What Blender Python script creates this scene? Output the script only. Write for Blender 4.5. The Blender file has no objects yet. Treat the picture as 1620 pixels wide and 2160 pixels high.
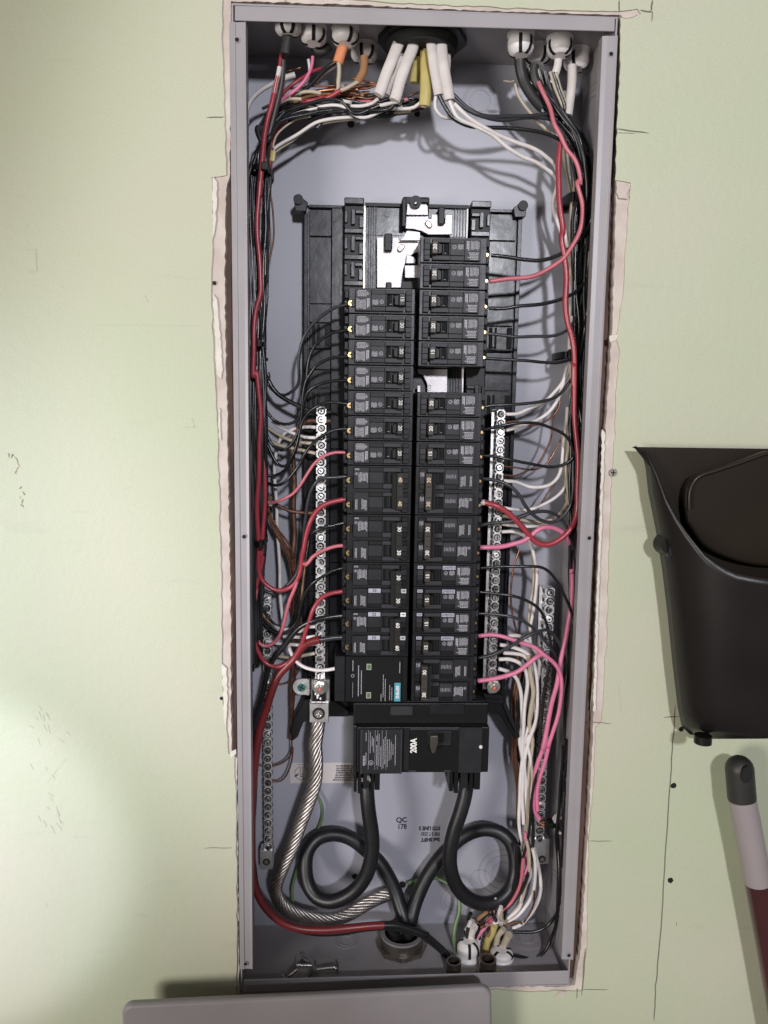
import bpy, bmesh, math, random
from mathutils import Vector, Matrix, Euler
random.seed(7)
scene = bpy.context.scene
COL = scene.collection
PI = math.pi

# ------------------------------------------------------------ camera
F = 1643.746
CAM = Vector((-0.0642, -0.7807, 0.1305))
ROT = Euler((1.440100, -0.015142, -0.038491), 'XYZ')
cd = bpy.data.cameras.new('camera'); cam = bpy.data.objects.new('camera', cd); COL.objects.link(cam)
cam.location = CAM; cam.rotation_euler = ROT
cd.sensor_fit = 'VERTICAL'; cd.sensor_height = 24.0; cd.lens = 24.0 * F / 2160.0
cd.clip_start = 0.01; cd.clip_end = 50
scene.camera = cam
CM = ROT.to_matrix()

# ------------------------------------------------------------ world, lamps, exposure
w = bpy.data.worlds.new('World'); scene.world = w; w.use_nodes = True
bg = w.node_tree.nodes['Background']
bg.inputs[0].default_value = (1.0, 0.95, 0.90, 1); bg.inputs[1].default_value = 0.16

def area(name, loc, target, size, power, color, size_y=None):
    l = bpy.data.lights.new(name, 'AREA'); l.shape = 'DISK' if size_y is None else 'RECTANGLE'
    l.size = size
    if size_y: l.size_y = size_y
    l.energy = power; l.color = color
    o = bpy.data.objects.new(name, l); COL.objects.link(o); o.location = loc
    o.rotation_euler = (Vector(target) - Vector(loc)).to_track_quat('-Z', 'Y').to_euler()
    return o
def spot(name, loc, target, angle, blend, power, color, radius):
    l = bpy.data.lights.new(name, 'SPOT'); l.spot_size = math.radians(angle); l.spot_blend = blend
    l.energy = power; l.color = color; l.shadow_soft_size = radius
    o = bpy.data.objects.new(name, l); COL.objects.link(o); o.location = loc
    o.rotation_euler = (Vector(target) - Vector(loc)).to_track_quat('-Z', 'Y').to_euler()
    return o
spot('ceiling_lamp', (0.28, -2.3, 0.72), (0.40, 0, 0.22), 40.5, 0.32, 152.0, (0.92, 0.93, 1.0), 0.075)
area('fill_light', (-1.8, -2.2, -0.05), (-.3, 0, 0.1), 0.8, 50.0, (1.0, 0.95, 0.89))  # added soft fill from the left, placed for its effect on wall and box
spot('patch_spot', (-1.15, -1.5, -0.35), (-0.520, 0, -0.355), 15.5, 0.42, 66.0, (0.76, 0.79, 1.0), 0.02)  # added spot, cone shaped to the pale lower-left wall patch; source unseen
spot('patch_fade_spot', (-1.15, -1.5, -0.10), (-0.60, 0, -0.14), 34.0, 1.0, 105.0, (0.80, 0.85, 1.0), 0.1)  # added wide soft spot that fades out the patch's upper edge

scene.view_settings.view_transform = 'Standard'; scene.view_settings.look = 'None'
scene.view_settings.exposure = 0.0; scene.view_settings.gamma = 1.0
scene.view_settings.use_curve_mapping = False
scene.render.engine = 'CYCLES'

# ------------------------------------------------------------ pixel helpers
def ray(px, py):
    return (CM @ Vector(((px - 810) / F, (1080 - py) / F, -1.0)))
def P(px, py, y):
    v = ray(px, py); t = (y - CAM.y) / v.y; return CAM + v * t
def PZ(px, py, z):
    v = ray(px, py); t = (z - CAM.z) / v.z; return CAM + v * t
def PX(px, py, x):
    v = ray(px, py); t = (x - CAM.x) / v.x; return CAM + v * t
CROPS = {'A': (460, 0, 3.682), 'B': (880, 0, 3.522), 'C': (460, 380, 3.682), 'D': (840, 380, 3.24),
         'E': (500, 780, 4.05), 'F': (860, 760, 4.05), 'G': (500, 1160, 4.05), 'H': (860, 1160, 4.05),
         'I': (500, 1560, 3.6), 'J': (860, 1560, 3.6), 'L': (1160, 200, 7.2), 'M': (1120, 500, 5.4),
         'N': (780, 30, 6.75), 'O': (940, 1850, 7.364), 'Q': (840, 400, 5.586), 'Z': (0, 0, 1.0)}
def pts(s):
    out = []; c = CROPS['Z']
    for tok in s.replace(':', ': ').split():
        if tok.endswith(':'): c = CROPS[tok[:-1]]; continue
        a, b = tok.split(','); out.append((c[0] + float(a) / c[2], c[1] + float(b) / c[2]))
    return out
def sample(tbl, t):
    if len(tbl) == 1: return tbl[0]
    u = t * (len(tbl) - 1); i = min(int(u), len(tbl) - 2); f = u - i
    return tbl[i] * (1 - f) + tbl[i + 1] * f

# box dimensions (m)
BW, BH, BD = 0.362, 1.0021, 0.1064
XL, XR, ZT, ZB = -BW / 2, BW / 2, BH / 2, -BH / 2

# ------------------------------------------------------------ materials
MATS = {}
def mat(name, col, rough=0.5, metal=0.0, var=0.0, scale=40.0, bump=0.0, bscale=200.0, spec=0.5, coat=0.0, col2=None, stretch=None, aniso=None, rvar=0.0):
    if name in MATS: return MATS[name]
    m = bpy.data.materials.new(name); m.use_nodes = True; nt = m.node_tree
    b = nt.nodes['Principled BSDF']
    b.inputs['Base Color'].default_value = (*col, 1); b.inputs['Roughness'].default_value = rough
    b.inputs['Metallic'].default_value = metal
    b.inputs['Specular IOR Level'].default_value = spec
    if coat: b.inputs['Coat Weight'].default_value = coat; b.inputs['Coat Roughness'].default_value = 0.15
    tc = nt.nodes.new('ShaderNodeTexCoord'); src = tc.outputs['Object']
    if stretch:
        mp = nt.nodes.new('ShaderNodeMapping'); mp.inputs['Scale'].default_value = stretch
        nt.links.new(src, mp.inputs['Vector']); src = mp.outputs['Vector']
    if var or col2:
        n = nt.nodes.new('ShaderNodeTexNoise'); n.inputs['Scale'].default_value = scale; n.inputs['Detail'].default_value = 5
        nt.links.new(src, n.inputs['Vector'])
        r = nt.nodes.new('ShaderNodeValToRGB'); r.color_ramp.elements[0].position = 0.32; r.color_ramp.elements[1].position = 0.68
        c2 = col2 if col2 else tuple(min(1, c * (1 + var)) for c in col)
        c1 = col if col2 else tuple(c * (1 - var) for c in col)
        r.color_ramp.elements[0].color = (*c1, 1); r.color_ramp.elements[1].color = (*c2, 1)
        nt.links.new(n.outputs['Fac'], r.inputs['Fac']); nt.links.new(r.outputs['Color'], b.inputs['Base Color'])
        if rvar:
            mr = nt.nodes.new('ShaderNodeMapRange'); mr.inputs['To Min'].default_value = rough - rvar; mr.inputs['To Max'].default_value = rough + rvar
            nt.links.new(n.outputs['Fac'], mr.inputs['Value']); nt.links.new(mr.outputs[0], b.inputs['Roughness'])
    if bump:
        n2 = nt.nodes.new('ShaderNodeTexNoise'); n2.inputs['Scale'].default_value = bscale; n2.inputs['Detail'].default_value = 4
        nt.links.new(src, n2.inputs['Vector'])
        bp = nt.nodes.new('ShaderNodeBump'); bp.inputs['Strength'].default_value = bump; bp.inputs['Distance'].default_value = 0.001
        nt.links.new(n2.outputs['Fac'], bp.inputs['Height']); nt.links.new(bp.outputs['Normal'], b.inputs['Normal'])
    if name.startswith('plastic') or name in ('toggle', 'toggle_pale', 'pan_plastic', 'pan_inner'): b.inputs['Specular IOR Level'].default_value = 0.28
    if name == 'base_plastic': b.inputs['Specular IOR Level'].default_value = 0.34
    MATS[name] = m; return m

def wall_material():
    m = bpy.data.materials.new('painted_drywall'); m.use_nodes = True; nt = m.node_tree; N = nt.nodes; L = nt.links
    b = N['Principled BSDF']; b.inputs['Roughness'].default_value = 0.55
    tc = N.new('ShaderNodeTexCoord')
    n1 = N.new('ShaderNodeTexNoise'); n1.inputs['Scale'].default_value = 4.0; n1.inputs['Detail'].default_value = 3
    L.new(tc.outputs['Object'], n1.inputs['Vector'])
    r1 = N.new('ShaderNodeValToRGB'); r1.color_ramp.elements[0].position = 0.35; r1.color_ramp.elements[1].position = 0.65
    r1.color_ramp.elements[0].color = (0.530, 0.570, 0.395, 1); r1.color_ramp.elements[1].color = (0.580, 0.568, 0.430, 1)
    L.new(n1.outputs['Fac'], r1.inputs['Fac'])
    # faint smudges, long in one direction
    mp = N.new('ShaderNodeMapping'); mp.inputs['Scale'].default_value = (1.0, 1.0, 5.0); mp.inputs['Rotation'].default_value = (0, 0.12, 0)
    L.new(tc.outputs['Object'], mp.inputs['Vector'])
    n2 = N.new('ShaderNodeTexNoise'); n2.inputs['Scale'].default_value = 7.0; n2.inputs['Detail'].default_value = 9; n2.inputs['Roughness'].default_value = 0.65
    L.new(mp.outputs['Vector'], n2.inputs['Vector'])
    r2 = N.new('ShaderNodeValToRGB'); r2.color_ramp.elements[0].position = 0.60; r2.color_ramp.elements[1].position = 0.74
    r2.color_ramp.elements[0].color = (0, 0, 0, 1); r2.color_ramp.elements[1].color = (0.20, 0.20, 0.20, 1)
    L.new(n2.outputs['Fac'], r2.inputs['Fac'])
    mx = N.new('ShaderNodeMixRGB'); mx.inputs[2].default_value = (0.32, 0.34, 0.25, 1)
    L.new(r2.outputs['Color'], mx.inputs[0]); L.new(r1.outputs['Color'], mx.inputs[1])
    # fine paint grain
    n3 = N.new('ShaderNodeTexNoise'); n3.inputs['Scale'].default_value = 900; n3.inputs['Detail'].default_value = 2
    L.new(tc.outputs['Object'], n3.inputs['Vector'])
    mx2 = N.new('ShaderNodeMixRGB'); mx2.blend_type = 'MULTIPLY'; mx2.inputs[0].default_value = 0.34
    L.new(mx.outputs['Color'], mx2.inputs[1]); L.new(n3.outputs['Fac'], mx2.inputs[2])
    L.new(mx2.outputs['Color'], b.inputs['Base Color'])
    bp = N.new('ShaderNodeBump'); bp.inputs['Strength'].default_value = 0.35; bp.inputs['Distance'].default_value = 0.0010
    n4 = N.new('ShaderNodeTexNoise'); n4.inputs['Scale'].default_value = 120; n4.inputs['Detail'].default_value = 6
    L.new(tc.outputs['Object'], n4.inputs['Vector']); L.new(n4.outputs['Fac'], bp.inputs['Height']); L.new(bp.outputs['Normal'], b.inputs['Normal'])
    return m
MATS['wall'] = wall_material()
mat('gypsum', (0.47, 0.39, 0.345), 0.9, col2=(0.60, 0.535, 0.48), scale=35, bump=0.8, bscale=150)
mat('gypsum_light', (0.64, 0.60, 0.52), 0.9, var=0.1, scale=60, bump=0.8, bscale=200)
mat('wood', (0.075, 0.042, 0.030), 0.8, col2=(0.17, 0.098, 0.070), scale=18, stretch=(8, 8, 0.6), bump=0.5, bscale=60)
mat('steel_paint', (0.300, 0.278, 0.286), 0.38, rvar=0.08, var=0.06, scale=14, bump=0.10, bscale=900)
mat('steel_back', (0.312, 0.310, 0.355), 0.38, rvar=0.07, var=0.05, scale=11, bump=0.10, bscale=900)
mat('steel_dark', (0.20, 0.19, 0.19), 0.5, var=0.05, scale=20)
mat('plastic', (0.013, 0.0125, 0.0145), 0.36, var=0.15, scale=60, bump=0.12, bscale=700, rvar=0.08)
mat('plastic_soft', (0.018, 0.0175, 0.020), 0.45, var=0.10, scale=80, bump=0.15, bscale=900, rvar=0.08)
mat('plastic_label', (0.030, 0.029, 0.033), 0.5, var=0.06, scale=90)
mat('plastic_dark', (0.005, 0.005, 0.005), 0.45, var=0.1, scale=60)
mat('toggle', (0.020, 0.018, 0.015), 0.42, var=0.1, scale=90, bump=0.1, bscale=900)
mat('toggle_pale', (0.050, 0.043, 0.037), 0.42, var=0.1, scale=90, bump=0.1, bscale=900)
mat('base_plastic', (0.011, 0.011, 0.014), 0.27, var=0.12, scale=25, bump=0.25, bscale=60, rvar=0.10)
mat('hollow', (0.003, 0.003, 0.003), 0.8)
mat('print', (0.38, 0.365, 0.40), 0.6)
mat('print_white', (0.80, 0.78, 0.74), 0.6)
mat('print_mid', (0.60, 0.58, 0.56), 0.6)
mat('print_gold', (0.60, 0.48, 0.30), 0.5)
mat('sticker_dim', (0.40, 0.39, 0.47), 0.45, var=0.08, scale=200)
mat('ink', (0.015, 0.013, 0.03), 0.6)
mat('paper', (0.50, 0.45, 0.44), 0.7, var=0.03)
mat('teal', (0.07, 0.30, 0.38), 0.5)
mat('green_led', (0.10, 0.14, 0.09), 0.4)
mat('green_frame', (0.36, 0.42, 0.30), 0.5)
mat('tin', (0.60, 0.58, 0.56), 0.32, 1.0, var=0.10, scale=90, bump=0.15, bscale=400, rvar=0.1)
mat('aluminium', (0.62, 0.60, 0.59), 0.42, 1.0, var=0.10, scale=120, bump=0.15, bscale=500, rvar=0.1)
mat('tin_bright', (0.86, 0.85, 0.84), 0.42, 1.0, var=0.10, scale=90)
mat('busbar', (0.42, 0.395, 0.405), 0.50, 1.0, var=0.08, scale=300, bump=0.2, bscale=700)
mat('zinc_dark', (0.30, 0.27, 0.24), 0.42, 1.0, var=0.2, scale=60, bump=0.4, bscale=200)
mat('brass', (0.55, 0.38, 0.17), 0.32, 1.0, var=0.1, scale=200)
mat('copper', (0.36, 0.17, 0.11), 0.36, 1.0, var=0.25, scale=90)
mat('copper_old', (0.15, 0.075, 0.05), 0.5, 0.7, var=0.35, scale=50)
mat('strand', (0.42, 0.385, 0.365), 0.42, 1.0, var=0.25, scale=120)
def ins(name, c, r=0.30): return mat(name, c, r, var=0.10, scale=60, bump=0.10, bscale=250, rvar=0.05)
ins('black_ins', (0.011, 0.011, 0.012), 0.27); ins('grey_ins', (0.030, 0.031, 0.036), 0.32)
ins('red_ins', (0.30, 0.036, 0.050), 0.33); ins('darkred_ins', (0.150, 0.016, 0.018), 0.36)
ins('pink_ins', (0.60, 0.17, 0.28), 0.38); ins('rose_ins', (0.50, 0.13, 0.16), 0.38); ins('white_ins', (0.66, 0.61, 0.59), 0.42)
ins('tan_ins', (0.42, 0.36, 0.27), 0.45); ins('green_ins', (0.12, 0.19, 0.085), 0.40)
ins('yellow_ins', (0.46, 0.38, 0.13), 0.45); ins('orange_ins', (0.60, 0.22, 0.10), 0.5); ins('brown_ins', (0.33, 0.17, 0.08), 0.5)
ins('sheath_white', (0.58, 0.53, 0.50), 0.5); ins('sheath_black', (0.020, 0.019, 0.018), 0.5); ins('grey_sheath', (0.050, 0.045, 0.040), 0.45)
mat('main_ins', (0.009, 0.0085, 0.010), 0.42, var=0.2, scale=30, bump=0.3, bscale=60, rvar=0.1)
mat('nylon', (0.74, 0.70, 0.69), 0.42, var=0.05, scale=60, bump=0.2, bscale=150)
mat('pan_plastic', (0.010, 0.0080, 0.0075), 0.36, var=0.15, scale=14, bump=0.03, bscale=900, rvar=0.07)
mat('pan_inner', (0.016, 0.011, 0.007), 0.35, var=0.15, scale=10)
mat('cap_grey', (0.022, 0.020, 0.018), 0.5, var=0.1, scale=40)
mat('sleeve', (0.28, 0.24, 0.24), 0.4, var=0.03, scale=20)
mat('pole_red', (0.050, 0.012, 0.013), 0.22, var=0.1, scale=20, coat=0.4)
mat('cover_paint', (0.235, 0.212, 0.218), 0.42, var=0.07, scale=10, rvar=0.06)
mat('pencil', (0.16, 0.14, 0.11), 0.9)
mat('scuff', (0.45, 0.46, 0.35), 0.9)
mat('fray', (0.30, 0.24, 0.18), 0.9, var=0.3, scale=200)
mat('red_dot', (0.65, 0.10, 0.06), 0.5)
mat('green_screw', (0.08, 0.22, 0.19), 0.3, 0.6)

# ------------------------------------------------------------ mesh builder
class MB:
    def __init__(s): s.v = []; s.f = []; s.m = []; s.s = []; s.mats = []
    def mi(s, name):
        if name not in s.mats: s.mats.append(name)
        return s.mats.index(name)
    def add(s, vs, fs, m, smooth=False):
        b = len(s.v); s.v += [tuple(v) for v in vs]; k = s.mi(m)
        for f in fs: s.f.append([b + i for i in f]); s.m.append(k); s.s.append(smooth)
    def box(s, x0, x1, y0, y1, z0, z1, m):
        x0, x1 = sorted((x0, x1)); y0, y1 = sorted((y0, y1)); z0, z1 = sorted((z0, z1))
        vs = [(x, y, z) for x in (x0, x1) for y in (y0, y1) for z in (z0, z1)]
        s.add(vs, [(0, 1, 3, 2), (4, 6, 7, 5), (0, 4, 5, 1), (2, 3, 7, 6), (0, 2, 6, 4), (1, 5, 7, 3)], m)
    def cyl(s, c, r, h, axis, m, n=16, r2=None, smooth=True):
        """cylinder from c along +axis (vector) of length h"""
        a = Vector(axis).normalized(); u = a.orthogonal().normalized(); w_ = a.cross(u); c = Vector(c)
        r2 = r if r2 is None else r2
        vs = [c + (u * math.cos(2 * PI * i / n) + w_ * math.sin(2 * PI * i / n)) * r for i in range(n)]
        vs += [c + a * h + (u * math.cos(2 * PI * i / n) + w_ * math.sin(2 * PI * i / n)) * r2 for i in range(n)]
        s.add(vs, [(i, (i + 1) % n, n + (i + 1) % n, n + i) for i in range(n)], m, smooth)
        s.add(vs, [tuple(range(n - 1, -1, -1)), tuple(range(n, 2 * n))], m, False)
    def ring(s, c, r0, r1, h, axis, m, n=24):
        a = Vector(axis).normalized(); u = a.orthogonal().normalized(); w_ = a.cross(u); c = Vector(c)
        vs = []
        for (r, d) in ((r0, 0), (r1, 0), (r1, h), (r0, h)):
            vs += [c + a * d + (u * math.cos(2 * PI * i / n) + w_ * math.sin(2 * PI * i / n)) * r for i in range(n)]
        fs = []
        for k in range(4):
            for i in range(n):
                j = (i + 1) % n; k2 = (k + 1) % 4
                fs.append((k * n + i, k * n + j, k2 * n + j, k2 * n + i))
        s.add(vs, fs, m, False)
    def sphere(s, c, r, m, n=12, sc=(1, 1, 1)):
        vs = []; k = n // 2
        for i in range(k + 1):
            th = PI * i / k
            for j in range(n):
                ph = 2 * PI * j / n
                vs.append((c[0] + r * sc[0] * math.sin(th) * math.cos(ph), c[1] + r * sc[1] * math.sin(th) * math.sin(ph), c[2] + r * sc[2] * math.cos(th)))
        s.add(vs, [(i * n + j, i * n + (j + 1) % n, (i + 1) * n + (j + 1) % n, (i + 1) * n + j) for i in range(k) for j in range(n)], m, True)
    def prism(s, poly, y0, y1, m):
        """polygon of (x, z) extruded from y0 to y1"""
        n = len(poly)
        area2 = sum(poly[i][0] * poly[(i + 1) % n][1] - poly[(i + 1) % n][0] * poly[i][1] for i in range(n))
        if area2 < 0: poly = poly[::-1]
        vs = [(x, y0, z) for x, z in poly] + [(x, y1, z) for x, z in poly]
        s.add(vs, [tuple(range(n)), tuple(range(2 * n - 1, n - 1, -1))] + [(i, n + i, n + (i + 1) % n, (i + 1) % n) for i in range(n)], m)
    def tube(s, path, r, m, n=8, rb=None, caps=True, rfun=None):
        k = len(path); T = []
        for i in range(k):
            a = path[max(0, i - 1)]; b = path[min(k - 1, i + 1)]; T.append((b - a).normalized())
        nrm = T[0].orthogonal().normalized() if rb is None else None
        vs = []
        for i in range(k):
            t = T[i]
            if rb is None:
                nrm = (nrm - t * nrm.dot(t)).normalized(); b2 = t.cross(nrm); ra_, rb_ = r, r
            else:
                nrm = t.cross(Vector((0, 1, 0))).normalized(); b2 = t.cross(nrm); ra_, rb_ = r, rb
            f = rfun(i / (k - 1)) if rfun else 1.0
            for j in range(n):
                a = 2 * PI * j / n
                vs.append(path[i] + nrm * math.cos(a) * ra_ * f + b2 * math.sin(a) * rb_ * f)
        fs = [(i * n + j, i * n + (j + 1) % n, (i + 1) * n + (j + 1) % n, (i + 1) * n + j) for i in range(k - 1) for j in range(n)]
        s.add(vs, fs, m, True)
        if caps: s.add([vs[j] for j in range(n)] + [vs[(k - 1) * n + j] for j in range(n)], [tuple(range(n - 1, -1, -1)), tuple(range(n, 2 * n))], m)
    def mesh(s, name):
        me = bpy.data.meshes.new(name); me.from_pydata([tuple(v) for v in s.v], [], s.f)
        for mn in s.mats: me.materials.append(MATS[mn])
        me.polygons.foreach_set('material_index', s.m); me.polygons.foreach_set('use_smooth', s.s)
        me.update(); return me

def smooth_path(pp, step=0.004):
    """centripetal-ish Catmull-Rom through pp, resampled"""
    n = len(pp)
    if n == 2: return [pp[0], pp[0].lerp(pp[1], .5), pp[1]]
    out = []
    for i in range(n - 1):
        p0 = pp[i - 1] if i > 0 else pp[0] * 2 - pp[1]; p1, p2 = pp[i], pp[i + 1]
        p3 = pp[i + 2] if i + 2 < n else pp[-1] * 2 - pp[-2]
        d = max((p2 - p1).length, 1e-6)
        k0 = d / max((p1 - p0).length, 1e-6); k1 = d / max((p3 - p2).length, 1e-6)
        m1 = ((p2 - p1) + (p1 - p0) * k0) * 0.5; m2 = ((p2 - p1) + (p3 - p2) * k1) * 0.5
        seg = max(2, min(14, int(d / step)))
        for j in range(seg):
            t = j / seg; t2 = t * t; t3 = t2 * t
            out.append(p1 * (2 * t3 - 3 * t2 + 1) + m1 * (t3 - 2 * t2 + t) + p2 * (-2 * t3 + 3 * t2) + m2 * (t3 - t2))
    out.append(pp[-1]); return out

# ------------------------------------------------------------ objects
def empty(name, loc, label, cat, group=None):
    o = bpy.data.objects.new(name, None); COL.objects.link(o); o.location = loc; o.empty_display_size = 0.01
    o['label'] = label; o['category'] = cat
    if group: o['group'] = group
    return o
def link(name, me, parent=None, loc=None, bevel=0.0, seg=1):
    if isinstance(me, MB): me = me.mesh(name)
    o = bpy.data.objects.new(name, me); COL.objects.link(o)
    if parent: o.parent = parent
    if loc is not None: o.location = loc
    if bevel:
        b = o.modifiers.new('edge', 'BEVEL'); b.width = bevel; b.segments = seg; b.limit_method = 'ANGLE'; b.angle_limit = math.radians(40)
    return o
def tag(o, label, cat, group=None):
    o['label'] = label; o['category'] = cat
    if group: o['group'] = group
    return o
def local(mb, origin):
    ox, oy, oz = origin
    mb.v = [(v[0] - ox, v[1] - oy, v[2] - oz) for v in mb.v]; return mb
TXT = {}
def text_mesh(s, size, m, bold=0.0, xs=1.0, key=None):
    """flat lettering, centred, in the XZ plane facing -Y, as mesh"""
    k = (s, size, m, bold, xs)
    if k in TXT: return TXT[k]
    c = bpy.data.curves.new('lettering', 'FONT'); c.body = s; c.size = size; c.align_x = 'CENTER'; c.align_y = 'CENTER'
    c.offset = bold; c.extrude = 0.00008; c.space_line = 1.0
    o = bpy.data.objects.new('tmp', c); COL.objects.link(o)
    dg = bpy.context.evaluated_depsgraph_get(); me = bpy.data.meshes.new_from_object(o.evaluated_get(dg))
    bpy.data.objects.remove(o); bpy.data.curves.remove(c)
    me.transform(Matrix.Rotation(PI / 2, 4, 'X') @ Matrix.Diagonal((xs, 1, 1, 1)))
    me.materials.clear(); me.materials.append(MATS[m]); me.name = 'lettering'
    TXT[k] = me; return me
def letter(name, s, size, m, parent, loc, rot=0.0, bold=0.0, xs=1.0):
    o = link(name, text_mesh(s, size, m, bold, xs), parent, loc); o.rotation_euler = (0, rot, 0); return o

# ============================================================ WALL
def poly_obj(outer, holes, y0, y1, m, name, parent=None):
    bm = bmesh.new(); edges = []
    def loop(poly):
        vs = [bm.verts.new((x, y0, z)) for x, z in poly]
        for i in range(len(vs)): edges.append(bm.edges.new((vs[i], vs[(i + 1) % len(vs)])))
    loop(outer)
    for h in holes: loop(h)
    r = bmesh.ops.triangle_fill(bm, use_beauty=True, use_dissolve=False, edges=edges)
    faces = [f for f in bm.faces]
    for f in faces:
        f.normal_update()
        if f.normal.y > 0: f.normal_flip()
    ex = bmesh.ops.extrude_face_region(bm, geom=faces)
    for v in [g for g in ex['geom'] if isinstance(g, bmesh.types.BMVert)]: v.co.y = y1
    bmesh.ops.recalc_face_normals(bm, faces=bm.faces[:])
    me = bpy.data.meshes.new(name); bm.to_mesh(me); bm.free(); me.materials.append(MATS[m])
    return link(name, me, parent)
def jag(poly, amp, step, seed):
    """subdivide a pixel polygon and roughen it"""
    rnd = random.Random(seed); out = []
    n = len(poly)
    for i in range(n):
        a = poly[i]; b = poly[(i + 1) % n]; d = math.dist(a, b); k = max(1, int(d / step))
        for j in range(k):
            t = j / k; q = amp if 0 < j else amp * .3
            out.append((a[0] + (b[0] - a[0]) * t + rnd.uniform(-q, q), a[1] + (b[1] - a[1]) * t + rnd.uniform(-q, q)))
    return out
paint_hole = [(470, -14), (640, -8), (760, 0), (880, 8), (1000, 13), (1150, 20), (1300, 24), (1345, 19), (1352, 30), (1309, 38),
              (1308, 150), (1302, 250), (1298, 380), (1331, 386), (1325, 440), (1318, 560), (1312, 640), (1300, 712), (1308, 740), (1301, 800), (1298, 905), (1289, 1050),
              (1284, 1200), (1281, 1350), (1274, 1430), (1270, 1520), (1257, 1536), (1253, 1640), (1243, 1760), (1238, 2000), (1228, 2090),
              (1195, 2090), (1110, 2093), (1045, 2087), (900, 2102), (500, 2112), (498, 2095), (500, 1900), (497, 1700), (495, 1594),
              (482, 1590), (478, 1540), (470, 1480), (468, 1300), (465, 1150), (458, 900), (448, 700), (446, 600), (450, 480), (447, 374),
              (477, 370), (474, 250), (468, 100)]
core_hole = [(487, 2), (700, 8), (1000, 22), (1309, 31), (1306, 300), (1300, 380), (1297, 500), (1291, 700), (1281, 850), (1271, 1000), (1264, 1150),
             (1256, 1400), (1251, 1550), (1240, 1760), (1226, 2000), (1212, 2078), (1195, 2080), (1040, 2083), (505, 2102),
             (503, 2000), (500, 1600), (489, 1590), (487, 1500), (487, 1300), (483, 1100), (480, 900), (475, 700), (474, 600), (475, 480),
             (477, 400), (484, 375), (486, 250), (487, 100)]
wall = None
ph = [(p.x, p.z) for p in (P(x, y, 0.0) for x, y in jag(paint_hole, 1.6, 14, 3))]
ch = [(p.x, p.z) for p in (P(x, y, 0.0016) for x, y in jag(core_hole, 1.5, 10, 5))]
rect = lambda s: [(-s, -s), (s, -s), (s, s), (-s, s)]
wall = poly_obj(rect(3.0), [ph], 0.0, 0.0015, 'wall', 'wall'); wall['kind'] = 'structure'
core = poly_obj(rect(2.9), [ch], 0.0017, 0.0135, 'gypsum', 'plaster_core', wall)

def flat_line(mb, pp, wpx, m, y=-0.00025, taper=True):
    """a thin mark on the wall face: polyline in pixels"""
    q = [P(x, yy, 0.0) for x, yy in pp]; n = len(q); vs = []
    for i in range(n):
        t = (q[min(i + 1, n - 1)] - q[max(i - 1, 0)]).normalized(); nn = Vector((-t.z, 0, t.x))
        hw = wpx * 0.000242 * (0.35 if taper and i in (0, n - 1) else 1.0)
        vs += [(q[i].x + nn.x * hw, y, q[i].z + nn.z * hw), (q[i].x - nn.x * hw, y, q[i].z - nn.z * hw)]
    mb.add(vs, [(2 * i, 2 * i + 1, 2 * i + 3, 2 * i + 2) for i in range(n - 1)], m)
def wobble(a, b, n, amp, seed):
    rnd = random.Random(seed)
    return [(a[0] + (b[0] - a[0]) * i / n + rnd.uniform(-amp, amp), a[1] + (b[1] - a[1]) * i / n + rnd.uniform(-amp, amp)) for i in range(n + 1)]
mb = MB()
cr = []
for (a, b) in zip([(1424, 1486), (1417, 1600), (1409, 1720), (1400, 1850), (1392, 1990), (1383, 2080)], [(1417, 1600), (1409, 1720), (1400, 1850), (1392, 1990), (1383, 2080), (1379, 2170)]):
    cr += wobble(a, b, 6, 1.0, int(a[1]))[:-1]
flat_line(mb, cr, 2.6, 'pencil')
flat_line(mb, wobble((1400, 1513), (1432, 1511), 3, .8, 1), 2.5, 'pencil')
link('crack', mb, wall)
mb = MB()
for a, b, wd in [((1241, 1774), (1291, 1774), 1.6), ((1226, 2087), (1284, 2087), 1.6), ((1299, 272), (1368, 281), 2.6), ((1299, 280), (1340, 282), 1.2),
                 ((430, 1789), (490, 1788), 1.4), ((436, 248), (474, 247), 2.2), ((1240, 1523), (1290, 1526), 1.6), ((1306, 0), (1306, 26), 2.5),
                 ((1376, 0), (1373, 24), 3.2), ((1350, 22), (1376, 26), 3.0), ((1376, 24), (1375, 46), 1.8), ((600, 0), (604, 4), 1.5),
                 ((1235, 2000), (1227, 2100), 2.2), ((1218, 2085), (1216, 2106), 1.8), ((1427, 1945), (1427, 1952), 1.2)]:
    flat_line(mb, wobble(a, b, 5, .6, int(a[0] + a[1])), wd, 'pencil')
link('pencil_line', mb, wall)
mb = MB(); rnd = random.Random(11)
for a, b, wd in [((50, 526), (76, 527), 1.6), ((76, 527), (78, 574), 2.2), ((56, 571), (78, 573), 1.4), ((200, 685), (425, 688), 1.2), ((385, 901), (415, 901), 2.4),
                 ((404, 880), (411, 901), 4), ((258, 1031), (280, 1026), 1.6), ((304, 622), (313, 637), 3), ((150, 1079), (190, 1081), 1.2), ((275, 1083), (285, 1084), 1.6),
                 ((20, 957), (34, 965), 2), ((130, 603), (132, 606), 1.5), ((100, 1650), (140, 1600), 1.4), ((290, 1640), (335, 1605), 1.0), ((155, 1765), (186, 1766), 1.4),
                 ((98, 1905), (99, 1913), 1.8), ((280, 1930), (310, 1932), 3), ((55, 475), (59, 479), 2), ((1245, 1500), (1250, 1440), 1.0),
                 ((1305, 1445), (1310, 1500), 1.0), ((340, 580), (420, 590), .8)]:
    flat_line(mb, wobble(a, b, 6, .8, int(a[0] * 3 + a[1])), wd * .8, 'scuff')
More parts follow.
